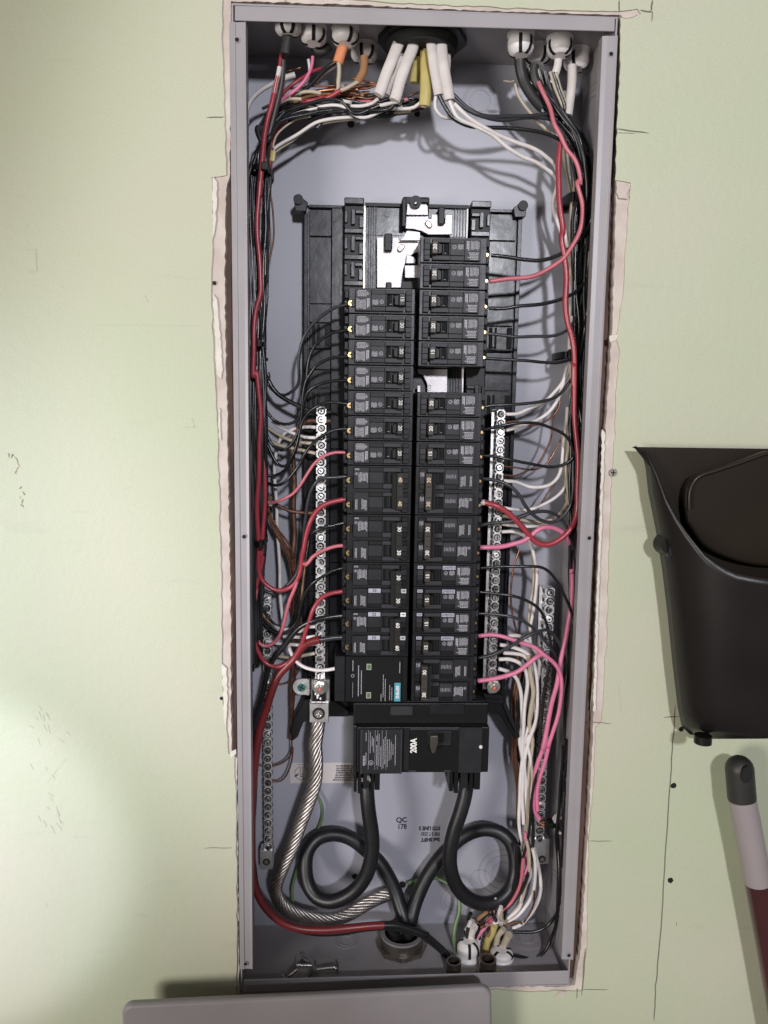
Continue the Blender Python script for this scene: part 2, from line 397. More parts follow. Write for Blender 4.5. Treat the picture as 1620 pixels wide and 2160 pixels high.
for i in range(26):   # scraped patch near the lower left
    x = 40 + rnd.gauss(38, 22); yy = 1480 + rnd.uniform(0, 260); x += (yy - 1480) * .12
    flat_line(mb, wobble((x, yy), (x + rnd.uniform(3, 12), yy + rnd.uniform(5, 22)), 3, .8, i), rnd.uniform(.6, 1.8), 'scuff')
link('scuff_mark', mb, wall)
mb = MB()
for i, (x, yy) in enumerate([(28, 958), (33, 966), (36, 975), (39, 984), (36, 992), (44, 1025), (47, 1036), (43, 1046), (50, 1052), (44, 1064), (18, 955)]):
    flat_line(mb, wobble((x, yy), (x + rnd.uniform(-5, 6), yy + rnd.uniform(6, 12)), 3, 2.0, i + 90), rnd.uniform(1.5, 3.6), 'fray')
link('torn_paint', mb, wall)
def wall_hole(px, py, rpx):
    mb = MB(); c = P(px, py, 0.0); r = rpx * 0.000475
    n = 14; rr = random.Random(int(px))
    poly = [(c.x + r * rr.uniform(.85, 1.12) * math.cos(2 * PI * i / n), c.z + r * rr.uniform(.85, 1.12) * math.sin(2 * PI * i / n)) for i in range(n)]
    mb.prism(poly, -0.0002, 0.0, 'hollow'); link('hole', mb, wall)
for h in [(1421, 1657, 7), (1414, 1857, 7), (1437, 1538, 6), (452, 597, 4), (467, 1473, 4)]: wall_hole(*h)
# torn paper scraps around the cut-out
def scrap(pp, y, m, name):
    pp = jag(pp, 1.3, 7, int(pp[0][0] + pp[0][1]))
    mb = MB(); mb.prism([(P(a, b, y).x, P(a, b, y).z) for a, b in pp], y, y + 0.0006, m); return link(name, mb, wall)
scrap([(1302, 392), (1318, 388), (1331, 394), (1322, 408), (1326, 420), (1306, 418), (1300, 405)], -0.0012, 'gypsum', 'torn_paper')
scrap([(1310, 30), (1332, 26), (1346, 30), (1336, 36), (1314, 37)], -0.001, 'gypsum', 'torn_paper')
scrap([(1172, 2102), (1182, 2090), (1196, 2092), (1189, 2103)], -0.001, 'gypsum', 'torn_paper')
scrap([(1286, 708), (1304, 706), (1300, 717), (1287, 722)], -0.0005, 'gypsum_light', 'torn_paper')
scrap([(449, 372), (458, 384), (455, 470), (450, 500), (448, 440)], -0.0004, 'gypsum_light', 'torn_paper')
scrap([(449, 620), (458, 632), (464, 700), (470, 780), (466, 800), (457, 790), (454, 720)], -0.0004, 'gypsum_light', 'torn_paper')
scrap([(460, 860), (465, 865), (466, 930), (462, 925)], -0.0004, 'gypsum_light', 'torn_paper')
scrap([(468, 1400), (478, 1410), (480, 1480), (476, 1540), (472, 1500)], -0.0004, 'gypsum_light', 'torn_paper')
scrap([(484, 1585), (498, 1580), (498, 1590), (488, 1598)], -0.0008, 'gypsum_light', 'torn_paper')
scrap([(1270, 905), (1276, 912), (1270, 1100), (1262, 1300), (1256, 1500), (1251, 1500), (1257, 1300), (1265, 1100)], -0.0004, 'gypsum_light', 'torn_paper')

# a screw sunk in the plaster right of the panel
def sunk_screw(px, py, r, label):
    c = P(px, py, -0.0006); mb = MB(); mb.cyl((0, -.0008, 0), r, .0014, (0, 1, 0), 'zinc_dark', 14)
    mb.box(-r * .6, r * .6, -.0012, -.0007, -r * .14, r * .14, 'hollow'); mb.box(-r * .14, r * .14, -.00119, -.00071, -r * .6, r * .6, 'hollow')
    tag(link('drywall_screw', mb, None, c), label, 'screw')
sunk_screw(1293, 997, .0040, 'dark cross head screw sunk in the drywall just right of the panel box')

# studs left and right of the box
for sx, lab in ((-1, 'rough brown timber stud seen in the gap left of the panel'), (1, 'rough brown timber stud seen in the gap right of the panel')):
    x0 = XL - .040 if sx < 0 else XR + .0030; x1 = XL - .0022 if sx < 0 else XR + .041
    mb = MB(); mb.box(x0, x1, .0140, .104, -.62, .62, 'wood')
    tag(link('timber_stud', mb), lab, 'timber')

# ============================================================ ENCLOSURE
enc = empty('panel_enclosure', (0, 0, 0), 'open grey steel electrical panel box recessed in the green wall', 'electrical box')
T = 0.0016
mb = MB(); mb.box(XL, XR, BD, BD + T, ZB, ZT, 'steel_back'); link('back_plate', mb, enc)
mb = MB(); mb.box(XL, XL + T, 0, BD - .0002, ZB + T + .0003, ZT - T - .0003, 'steel_paint'); link('side_wall', mb, enc)
mb = MB(); mb.box(XR - T, XR, 0, BD - .0002, ZB + T + .0003, ZT - T - .0003, 'steel_paint'); link('side_wall', mb, enc)
mb = MB(); mb.box(XL, XR, 0.0003, BD - .0002, ZT - T, ZT, 'steel_paint'); link('top_wall', mb, enc)
mb = MB(); mb.box(XL, XR, 0.0003, BD - .0002, ZB, ZB + T, 'steel_paint'); link('bottom_wall', mb, enc)
# flanges
def flange_poly(pp, y0, name, bev=.0012):
    mb = MB(); mb.prism([(P(a, b, y0).x, P(a, b, y0).z) for a, b in pp], y0, y0 + .0016, 'steel_paint'); return link(name, mb, enc, bevel=bev, seg=2)
fl = flange_poly([(495, 11), (1298, 35), (1297, 66), (495, 43)], -.0004, 'top_flange', .0008)
fb = flange_poly([(514, 2067), (1200, 2048), (1200, 2076), (513, 2093)], -.0004, 'bottom_flange', .0008)
def side_flange(outer, inner, name):
    zt = P(*outer[0], .0).z; zb = P(*outer[1], .0).z
    mb = MB()
    ot, ob = P(*outer[0], .0), P(*outer[1], .0); it, ib = P(*inner[0], .0), P(*inner[1], .0)
    rows = 2
    s = 1 if it.x > ot.x else -1
    cols = [0, .0, .28, .34, .84, 1.0, 1.0]
    ys = [.010, .0, .0, .0009, .0009, .0, .010]
    if s < 0: cols = [0, 0, 0.12, .16, .7, 1.0, 1.0]; ys = [.01, .0, .0, .0007, .0007, .0007, .010]
    vs = []
    for a, b, e in ((ot, it, 0), (ob, ib, 0)):
        for c, yy in zip(cols, ys): vs.append((a.x + (b.x - a.x) * c, yy - .0004, a.z + (b.z - a.z) * c))
    n = len(cols)
    mb.add(vs, [(i, i + 1, n + i + 1, n + i) for i in range(n - 1)], 'steel_paint')
    o = link(name, mb, enc); sm = o.modifiers.new('thick', 'SOLIDIFY'); sm.thickness = .0012; sm.offset = -1 if s > 0 else 1
    b = o.modifiers.new('edge', 'BEVEL'); b.width = .0010; b.segments = 2; b.limit_method = 'ANGLE'; b.angle_limit = math.radians(30)
    return o
lfl = side_flange([(486, 47), (508, 2043)], [(517, 47), (532, 2043)], 'side_flange')
rfl = side_flange([(1301, 76), (1207, 2023)], [(1272, 76), (1186, 2023)], 'side_flange')
def dot(px, py, y, rpx, parent, name='screw_hole', m='hollow', ring='steel_paint'):
    c = P(px, py, y); r = rpx * (y - CAM.y) / F
    mb = MB(); mb.cyl((0, 0, 0), r, .0002, (0, -1, 0), m, 16)
    if ring: mb.ring((0, .0001, 0), r, r * 1.35, .0005, (0, -1, 0), ring, 16)
    return link(name, mb, parent, c)
for a, b in ((500, 84), (515, 1132), (518, 2033)): dot(a, b, -.0014, 4.3, lfl if False else enc)
for a, b in ((1289, 114), (1243, 1135), (1200, 2015)): dot(a, b, -.0014, 4.3, enc)
for a, b, r in ((740, 262, 7), (563, 626, 4), (562, 758, 4), (749, 1849, 7), (878, 213, 6), (880, 240, 6), (849, 1866, 8)): dot(a, b, BD - .0001, r, enc, 'mounting_hole', ring=None)
# knockouts
def knock(c, axis, radii, name='knockout'):
    mb = MB()
    for r in radii: mb.ring((0, 0, 0), r - .0005, r + .0005, .0006, axis, 'steel_paint', 40)
    link(name, mb, enc, c)
c = P(1013, 212, BD - .0001); knock(c, (0, -1, 0), (.011, .0165, .0185))
c = P(1060, 1840, BD - .0001); knock(c, (0, -1, 0), (.013, .022, .030))
c = P(960, 1900, BD - .0001); knock(c, (0, -1, 0), (.013, .018))
c = P(1013, 1855, BD - .0001); knock(c, (0, -1, 0), (.013,))
c = PZ(1108, 1978, ZB + T + .0001); knock(c, (0, 0, 1), (.008, .0105, .018, .0205))
c = PZ(730, 1985, ZB + T + .0001); knock(c, (0, 0, 1), (.009, .013))
c = PX(1245, 270, XR - T - .0001); knock(c, (-1, 0, 0), (.030, .036, .042))
c = PX(1185, 1650, XR - T - .0001); knock(c, (-1, 0, 0), (.022, .028))
c = PX(1172, 1890, XR - T - .0001); knock(c, (-1, 0, 0), (.022, .028))
# printing on the back plate
yb = BD - .0003
def bl(s, px, py, size, rot, bold=.0, xs=1.0, m='ink'): letter('stamped_print', s, size, m, enc, P(px, py, yb), rot, bold, xs)
bl('QC', 847, 1730, .0088, -.03, .00025); bl('178', 848, 1744, .0090, -.03, .00018, .85)
bl('STD LINE 2', 906, 1747, .0066, PI, .0003, .80); bl('FEB 2 7 2020', 908, 1759, .0064, PI, .0001, .66); bl('2nd SHIFT', 908, 1771, .0066, PI, .0003, .82)
# warning sticker
st0 = P(612, 1609, yb); st1 = P(612, 1652, yb); stx = P(790, 1612, yb)
mb = MB(); mb.box(st0.x, stx.x, yb, yb + .0002, st1.z, st0.z, 'paper'); stick = link('sticker', mb, enc)
lines = ['mounting. This device is to be mounted', 'and the neutral is to be connected', 'that the bonding screw goes into', 'into the base before snapping in', 'the kit. Space the device along', 'on torque. Space to seat hole', 'ing to space the kits away from']
for i, s in enumerate(lines[::-1]):
    letter('sticker_print', s, .0034, 'ink', stick, P(732, 1616 + i * 4.9, yb - .0003), PI, .00005, .62)
cc = P(636, 1631, yb - .0001); mb = MB(); mb.ring((0, 0, 0), .0078, .0083, .0001, (0, -1, 0), 'ink', 30)
mb.box(-.0018, -.0012, -.0002, 0, -.004, .007, 'ink'); mb.box(.0012, .0018, -.0002, 0, -.004, .007, 'ink'); mb.box(-.0025, .0025, -.0002, 0, -.005, -.0045, 'ink')
mb.ring((0, 0, -.0025), .0012, .0016, .0002, (0, -1, 0), 'ink', 14); mb.prism([(-.0085, -.0030), (-.003, .0002), (-.0045, -.0030), (-.0075, -.0050)], -.0002, 0, 'ink')
link('sticker_pictogram', mb, stick, cc)
letter('sticker_print', 'SCREW  BASE', .0016, 'ink', stick, P(637, 1612.5, yb - .0003), PI)

# ============================================================ MOUNTING BASE AND BUS
bus = empty('bus_assembly', (0, 0, 0), 'black plastic mounting base with silver bus stabs behind the breakers', 'bus assembly')
def pxbox(mb, a, b, c, d, y0, y1, m):
    """box whose front face covers pixels (a,b)-(c,d) at depth y0 (corner averages)"""
    p = P(a, b, y0); q = P(c, b, y0); r = P(a, d, y0); s = P(c, d, y0)
    mb.box((p.x + r.x) / 2, (q.x + s.x) / 2, y0, y1, (r.z + s.z) / 2, (p.z + q.z) / 2, m)
YB = .084
# world rectangles
bx0, bx1 = -.1190, .1145; bz1, bz0 = .3445, -.2150
mb = MB()
mb.box(bx0, bx1, YB + .004, YB + .010, bz0, bz1, 'base_plastic')
mb.box(bx0, bx0 + .0045, YB - .001, YB + .004, bz0, bz1, 'base_plastic'); mb.box(bx1 - .0045, bx1, YB - .001, YB + .004, bz0, bz1, 'base_plastic')
mb.box(bx0 + .005, bx1 - .005, YB - .002, YB + .004, bz1 - .003, bz1, 'base_plastic')
link('base_plate', mb, bus, bevel=.0005)
# ribbed strips each side
for s in (-1, 1):
    e0 = bx0 + .006 if s < 0 else .0800; e1 = -.0900 if s < 0 else bx1 - .006
    mb = MB(); zz = bz1 - .004; k = 0
    for h in (.028, .070, .020, .028, .022, .020, .030, .046, .030, .020, .046, .030, .060, .05, .03):
        z2 = max(zz - h, bz0 + .002); yy = YB + (.0015 if k % 2 else .0)
        mb.box(e0, e1, yy, YB + .0045, z2 + .0006, zz - .0006, 'base_plastic'); zz = z2; k += 1
        if zz < bz0 + .004: break
    for z in (.210, .137, .115, .064, .010, -.06, -.10, -.15):
        mb.box(e0 + .003, e0 + .0055, YB - .0014, YB + .003, z - .011, z + .011, 'hollow'); mb.box(e0 + .009, e0 + .011, YB - .0014, YB + .003, z - .011, z + .011, 'hollow')
        mb.box(e0 + .0058, e0 + .0087, YB - .0022, YB + .003, z - .010, z + .010, 'base_plastic')
        mb.box(e1 - .006, e1 - .0005, YB - .0013, YB + .003, z - .011, z + .011, 'hollow')
        mb.box(e0, e1, YB - .0011, YB + .003, z - .0150, z - .0140, 'hollow')
    link('ribbed_strip', mb, bus, bevel=.0003)
    f0 = -.0892 if s < 0 else .0708; f1 = -.0712 if s < 0 else .0793
    mb = MB()
    zz = bz1 - .004
    while zz > bz0 + .01:
        z2 = max(zz - .127, bz0); mb.box(f0, f1, YB - .006, YB + .004, z2 + .0007, zz, 'base_plastic'); zz = z2
    link('inner_strip', mb, bus, bevel=.0004)
# hook rails
HOOK = None
for s in (-1, 1):
    x0, x1 = (-.0760, -.0555) if s < 0 else (.0560, .0765)
    ztop = .3462
    mb = MB(); mb.box(x0, x1, YB - .020, YB + .004, bz0 + .02, ztop, 'plastic_dark')
    mb.box(x0, x1, YB - .026, YB - .0201, ztop - .006, ztop + .0005, 'base_plastic')
    link('hook_rail', mb, bus, bevel=.0008)
    nh = 4 if s < 0 else 2
    zs = [.3462 - .018 - .0254 * 1.04 * i for i in range(nh)] if s < 0 else [.3462 - .018, .3462 - .018 - .0265, .151]
    for z in zs:
        mb = MB(); a, b = (x0, x1) if s < 0 else (x1, x0)
        u = lambda t: a + (b - a) * t
        yf = YB - .0255
        mb.box(u(.36), u(.56), yf, YB - .019, z - .008, z + .0075, 'base_plastic'); mb.box(u(.02), u(.18), yf + .002, YB - .019, z - .006, z + .006, 'base_plastic')
        mb.box(u(.56), u(.98), yf + .0005, YB - .019, z + .003, z + .0065, 'base_plastic'); mb.box(u(.76), u(.98), yf + .001, YB - .019, z - .011, z + .0005, 'base_plastic')
        mb.box(u(.02), u(.98), yf + .001, YB - .019, z - .0165, z - .0118, 'base_plastic')
        link('hook', mb, bus, bevel=.0005)
# centre panel, grey ribs, brass and pale edge strips
mb = MB()
mb.box(-.0545, .0545, YB - .014, YB + .004, -.20, .3425, 'base_plastic')
for z in (.3125,): mb.box(-.0545, .0545, YB - .0143, YB - .0139, z - .0006, z, 'hollow')
for xs_ in ((-.0500, -.0475, -.0450, -.0425), (.0400, .0430, .0460, .0490)):
    for x in xs_: mb.box(x - .0005, x + .0005, YB - .0165, YB - .0139, -.19, .3405, 'base_plastic')
for (cx_, cz_) in ((-.031, .334), (-.022, .319), (.013, .330), (.028, .330)): mb.cyl((cx_, YB - .0139, cz_), .0032, .0012, (0, -1, 0), 'base_plastic', 18)
mb.box(-.0545, .0545, YB - .018, YB - .0138, .3405, .3440, 'plastic_dark')
link('centre_panel', mb, bus, bevel=.0003)
mb = MB(); mb.box(-.0556, -.0541, YB - .019, YB - .0135, .16, .3400, 'brass'); tg = link('edge_strip', mb, bus); tg['label'] = 'brass coloured edge strip'
mb = MB(); mb.box(.0520, .0534, YB - .019, YB - .0135, .12, .3400, 'nylon'); tg = link('edge_strip', mb, bus); tg['label'] = 'white edge strip'
# bus stabs (pixel-traced plates at real depth)
def plate(pp, y, m, name, th=.0016, bev=.0004, parent=None):
    mb = MB(); mb.prism([(P(a, b, y).x, P(a, b, y).z) for a, b in pp], y, y + th, m); return link(name, mb, parent or bus, bevel=bev)
YS = .060
plate(pts('Q: 95,305 355,305 360,340 390,340 390,290 460,290 465,330 465,395 550,400 555,292 640,292 635,530 355,530 280,490 180,465 85,460'), YS, 'busbar', 'bus_stab')
plate(pts('Q: 105,165 185,160 330,160 350,200 355,300 95,300 100,240'), YS - .004, 'busbar', 'bus_bracket')
plate(pts('Z: 795,500 811,500 811,527 826,529 828,500 840,500 842,506 872,505 886,512 886,530 872,535 860,545 853,560 848,585 846,607 795,607'), YS + .001, 'busbar', 'bus_stab')
plate(pts('Q: 5,600 60,560 100,480 200,490 260,500 260,600'), YS - .006, 'busbar', 'bus_bracket')
plate(pts('Q: 75,890 195,890 250,890 245,1040 80,1040'), YS - .008, 'busbar', 'bus_bracket')
plate(pts('Q: 100,760 180,790 210,830 200,870 90,870'), YS - .004, 'busbar', 'bus_bracket')
plate(pts('F: 85,70 175,75 340,75 338,275 165,275 165,200 130,130 85,110'), YS, 'busbar', 'bus_stab')
plate(pts('F: 82,215 110,215 110,272 82,272'), YS - .004, 'busbar', 'bus_bracket')
plate(pts('N: 0,0 1,0 1,1'), 5.0, 'tin', 'discard') if False else None
mb = MB()   # dark tower behind the centre metal
pxbox(mb, 850, 415, 905, 480, YS + .002, YB - .013, 'plastic_dark'); pxbox(mb, 846, 545, 888, 610, YS + .003, YB - .013, 'plastic_dark')
pxbox(mb, 925, 436, 938, 473, YS - .006, YB - .013, 'plastic_dark'); pxbox(mb, 811, 492, 827, 529, YS - .006, YB - .013, 'plastic_dark'); pxbox(mb, 814, 595, 826, 610, YS - .002, YB - .013, 'plastic_dark')
pxbox(mb, 848, 417, 857, 478, YS - .008, YB - .013, 'plastic_dark'); pxbox(mb, 883, 418, 906, 428, YS - .008, YB - .013, 'plastic_dark')
link('insulator', mb, bus, bevel=.0008)
for (a, b, L_, an) in ((904, 473, .0085, -.75), (846, 523, .0085, .75)):
    c = P(a, b, YS - .0022); mb = MB()
    n = 20; h = L_ / 2; rr = .0026; poly = []
    for i in range(n):
        t = 2 * PI * i / n; x = rr * math.cos(t); z = rr * math.sin(t) + (h - rr if math.sin(t) > 0 else -(h - rr)); poly.append((x, z))
    mb.prism(poly, 0, .0004, 'copper_old'); mb.prism([(x * .55, z * .7) for x, z in poly], -.0003, 0, 'tin')
    o = link('slot', mb, bus, c); o.rotation_euler = (0, an, 0)
c = P(877, 425, YS - .010); mb = MB(); mb.cyl((0, 0, 0), .006, .004, (0, 1, 0), 'plastic_dark', 20); mb.sphere((.0, -.0015, -.002), .0022, 'tin'); link('bolt', mb, bus, c)
letter('stamped_print', 'CU', .005, 'ink', bus, P(905, 818, YS - .0004), PI / 2)
# corner ears and lower arms
for (a, b, sx) in ((629, 420, 1), (1104, 433, -1)):
    c = P(a, b, YB - .012); mb = MB(); mb.cyl((0, 0, 0), .0052, .014, (0, 1, 0), 'plastic_dark', 20)
    mb.prism([(-.0045 * sx, 0), (-.0035 * sx, -.011), (.008 * sx, -.0115), (.010 * sx, -.002), (.004 * sx, .002)], .003, .013, 'base_plastic')
    link('mounting_ear', mb, bus, c, bevel=.0006)
def px_poly_part(spec, y0, y1, m, name, parent, bev=.0008):
    mb = MB(); mb.prism([(P(a, b, y0).x, P(a, b, y0).z) for a, b in pts(spec)], y0, y1, m); return link(name, mb, parent, bevel=bev)
px_poly_part('Z: 640,1476 700,1476 735,1500 735,1512 668,1512 640,1524 628,1555 617,1563 613,1540 621,1515 632,1495', .062, .085, 'plastic_dark', 'lower_arm', bus)
px_poly_part('Z: 1010,1462 1060,1466 1068,1480 1078,1512 1095,1542 1097,1556 1088,1560 1070,1535 1056,1510 1035,1505 1018,1488', .055, .080, 'plastic_dark', 'lower_arm', bus)
px_poly_part('Z: 1018,1474 1064,1478 1060,1484 1020,1481', .048, .056, 'base_plastic', 'arm_rib', bus, .0004)
px_poly_part('Z: 1060,1484 1072,1515 1088,1545 1094,1545 1080,1510 1066,1480', .049, .056, 'base_plastic', 'arm_rib', bus, .0006)
mb = MB(); mb.box(-.0900, .0800, YB - .010, YB + .003, -.2180, -.170, 'plastic_dark'); link('lower_bridge', mb, bus, bevel=.001)

# ============================================================ TERMINAL BARS
def screw_mesh(r, seed):
    rnd = random.Random(seed); mb = MB()
    mb.cyl((0, .001, 0), r, .0022, (0, -1, 0), 'tin', 16, r2=r * .82)
    for k in (0, 1):
        w2, l2 = r * .13, r * .68
        if k == 0: mb.box(-l2, l2, -.0016, -.0010, -w2, w2, 'hollow')
        else: mb.box(-w2, w2, -.00158, -.00102, -l2 * .6, l2 * .6, 'hollow')
    mb.ring((0, .0012, 0), r * 1.0, r * 1.22, .0006, (0, -1, 0), 'hollow', 16)
    return mb.mesh('screw')
SCREWM = screw_mesh(.0031, 1)
def terminal_bar(name, top, bot, y, width, depth, n, label, m='aluminium', tilt=0.0, screw_r=1.0, lug=None, side=0):
    a = P(*top, y); b = P(*bot, y); root = empty(name, ((a.x + b.x) / 2, y, b.z), label, 'terminal bar')
    o = root.location; xc = 0.0
    zt = a.z - b.z
    mb = MB(); pitch = zt / n; dx = a.x - b.x
    mb.box(-width * .36, width * .36, 0, depth, 0, zt, m)
    for i in range(n):
        z0 = i * pitch; mb.box(-width * .5, width * .5, .0004, depth - .0004, z0 + pitch * .12, z0 + pitch * .88, m)
        for sx in (-1, 1): mb.box(sx * width * .50, sx * (width * .5 + .0002), depth * .35, depth * .8, z0 + pitch * .3, z0 + pitch * .72, 'hollow')
    if side: mb.box(-width * .5 - .0040, -width * .5 - .0028, depth * .9, depth * 1.3, 0, zt, m); mb.box(-width * .5 - .0040, -width * .3, depth * 1.05, depth * 1.3, 0, zt, m)
    bar = link('bar', mb, root, bevel=.0004)
    rnd = random.Random(name + label)
    for i in range(n):
        s = link('screw', SCREWM, root, (rnd.uniform(-.0003, .0003), -.0010 + rnd.uniform(-.0005, .0004), (i + .5) * pitch))
        s.rotation_euler = (rnd.uniform(-.16, .16), rnd.uniform(0, PI), rnd.uniform(-.16, .16)); s.scale = (screw_r,) * 3
    root.rotation_euler = (0, tilt, 0)
    return root
tbl = terminal_bar('neutral_bar', (678, 858), (675, 1432), .050, .0105, .010, 33, 'silver terminal bar of slotted screws left of the left breaker column')
tbr = terminal_bar('neutral_bar', (1059, 864), (1036, 1462), .046, .0088, .012, 33, 'silver terminal bar of slotted screws right of the right breaker column', side=1)
tgl = terminal_bar('ground_bar', (569, 1256), (560, 1795), .072, .0095, .012, 31, 'narrow ground bar low along the left wall of the panel', m='tin_bright', screw_r=1.05)
tgr = terminal_bar('ground_bar', (1156, 1240), (1142, 1778), .072, .0110, .012, 30, 'narrow shiny ground bar low along the right wall of the panel', m='tin_bright', screw_r=1.15, side=1)
def lug_block(parent, px0, py0, px1, py1, y, bolt, m='aluminium', depth=.016, ring=True):
    o = parent.location; p = P(px0, py0, y); q = P(px1, py1, y)
    mb = MB(); mb.box(p.x - o.x, q.x - o.x, y - o.y, y - o.y + depth, p.z - o.z, q.z - o.z, m)
    if bolt:
        c = P(bolt[0], bolt[1], y); r = bolt[2]
        mb.ring((c.x - o.x, y - o.y, c.z - o.z), r * .72, r, .0010, (0, -1, 0), 'hollow', 24); mb.cyl((c.x - o.x, y - o.y, c.z - o.z), r * .70, .0015, (0, -1, 0), 'zinc_dark', 20)
        for k in range(3):
            a = k * PI / 3 + .3; dx, dz = math.cos(a) * r * .5, math.sin(a) * r * .5
            mb.tube([Vector((c.x - o.x - dx, y - o.y - .0016, c.z - o.z - dz)), Vector((c.x - o.x, y - o.y - .0016, c.z - o.z)), Vector((c.x - o.x + dx, y - o.y - .0016, c.z - o.z + dz))], r * .10, 'tin', 5)
    return link('lug', mb, parent, bevel=.0007)
lug_block(tbl, 653, 1484, 693, 1524, .036, (672, 1505, .0068), depth=.022)
lug_block(tbl, 656, 1433, 696, 1483, .040, None, depth=.012, m='tin')
o = tbl.location; c = P(675, 1450, .038); mb = MB()
mb.cyl((0, 0, 0), .0075, .0012, (0, -1, 0), 'tin', 24); mb.cyl((0, -.0012, 0), .0058, .004, (0, -1, 0), 'tin', 6, smooth=False); mb.cyl((0, -.0052, 0), .0036, .003, (0, -1, 0), 'zinc_dark', 16)
mb.sphere((.0, -.008, .0003), .0018, 'red_dot', 8, (1, .4, 1)); link('nut', mb, tbl, Vector(c) - o)
c = P(673, 1467, .0388); mb = MB(); rnd = random.Random(3)
mb.box(-.0075, .0075, 0, .0008, -.007, .007, 'plastic_dark')
for i in range(5): mb.sphere((rnd.uniform(-.004, .005), -.0002, rnd.uniform(-.004, .003)), .0011, 'nylon', 8, (1, .3, 1.4))
link('gasket', mb, tbl, Vector(c) - o)
c = P(1041, 1447, .036); mb = MB(); mb.cyl((0, 0, 0), .0072, .0012, (0, -1, 0), 'tin', 24); mb.cyl((0, -.0012, 0), .0062, .004, (0, -1, 0), 'tin', 6, smooth=False)
mb.cyl((0, -.0052, 0), .0034, .002, (0, -1, 0), 'zinc_dark', 16); mb.sphere((0, -.0072, 0), .0022, 'red_dot', 8, (1, .4, 1)); link('nut', mb, tbr, Vector(c) - tbr.location)
lug_block(tgl, 548, 1795, 575, 1834, .070, (562, 1818, .0042), m='tin_bright')
lug_block(tgr, 1128, 1770, 1157, 1822, .070, (1143, 1812, .0045), m='tin_bright')
# bonding screw bracket
br = empty('bonding_bracket', P(636, 1449, .060), 'small round steel tab with green screw left of the neutral lug', 'bonding screw')
mb = MB(); n = 20; mb.prism([(.010, -.0095), (.010, .0095)] + [(-.0005 - .0095 * math.sin(PI * i / 12), .0095 * math.cos(PI * i / 12)) for i in range(13)], 0, .002, 'aluminium')
mb.box(.0065, .0085, -.0025, .0, -.0092, .0092, 'aluminium'); link('tab', mb, br, bevel=.0004)
mb = MB(); mb.cyl((0, 0, 0), .0047, .0025, (0, -1, 0), 'green_screw', 18); mb.box(-.0035, .0035, -.0029, -.0024, -.0006, .0006, 'hollow'); mb.box(-.0006, .0006, -.00288, -.00242, -.0035, .0035, 'hollow')
o_ = link('screw', mb, br); o_.rotation_euler = (0, .4, 0)

# ============================================================ BREAKERS
YF = .022          # shoulder plane
PITCH = .0254
LTOP, RTOP = .2512, .3018
LX0, RX0 = -.0703, .0672      # outer ends
mm = .001
CACHE = {}
def printed(mb, s, x0, x1, z0, z1, y, n, vertical, seed, m='print', wgt=.55):
    """rows of tiny dashes like small moulded print; x,z in mm local (z measured down)"""
    rnd = random.Random(seed)
    if vertical:
        st = (x1 - x0) / n
        for i in range(n):
            xc = x0 + (i + .5) * st; z = z0 + rnd.uniform(0, .2) * (z1 - z0); e = z1 - rnd.uniform(0, .15) * (z1 - z0)
            while z < e - .3:
                l = rnd.uniform(.5, 2.2); l = min(l, e - z)
                mb.box(s * (xc - st * wgt / 2) * mm, s * (xc + st * wgt / 2) * mm, y - .00012, y, -z * mm, -(z + l) * mm, m); z += l + rnd.uniform(.15, .4)
    else:
        st = (z1 - z0) / n
        for i in range(n):
            zc = z0 + (i + .5) * st; x = x0 + rnd.uniform(0, .1) * (x1 - x0); e = x1 - rnd.uniform(0, .25) * (x1 - x0)
            while x < e - .3:
                l = min(rnd.uniform(.5, 2.2), e - x)
                mb.box(s * x * mm, s * (x + l) * mm, y - .00012, y, -(zc - st * wgt / 2) * mm, -(zc + st * wgt / 2) * mm, m); x += l + rnd.uniform(.15, .4)
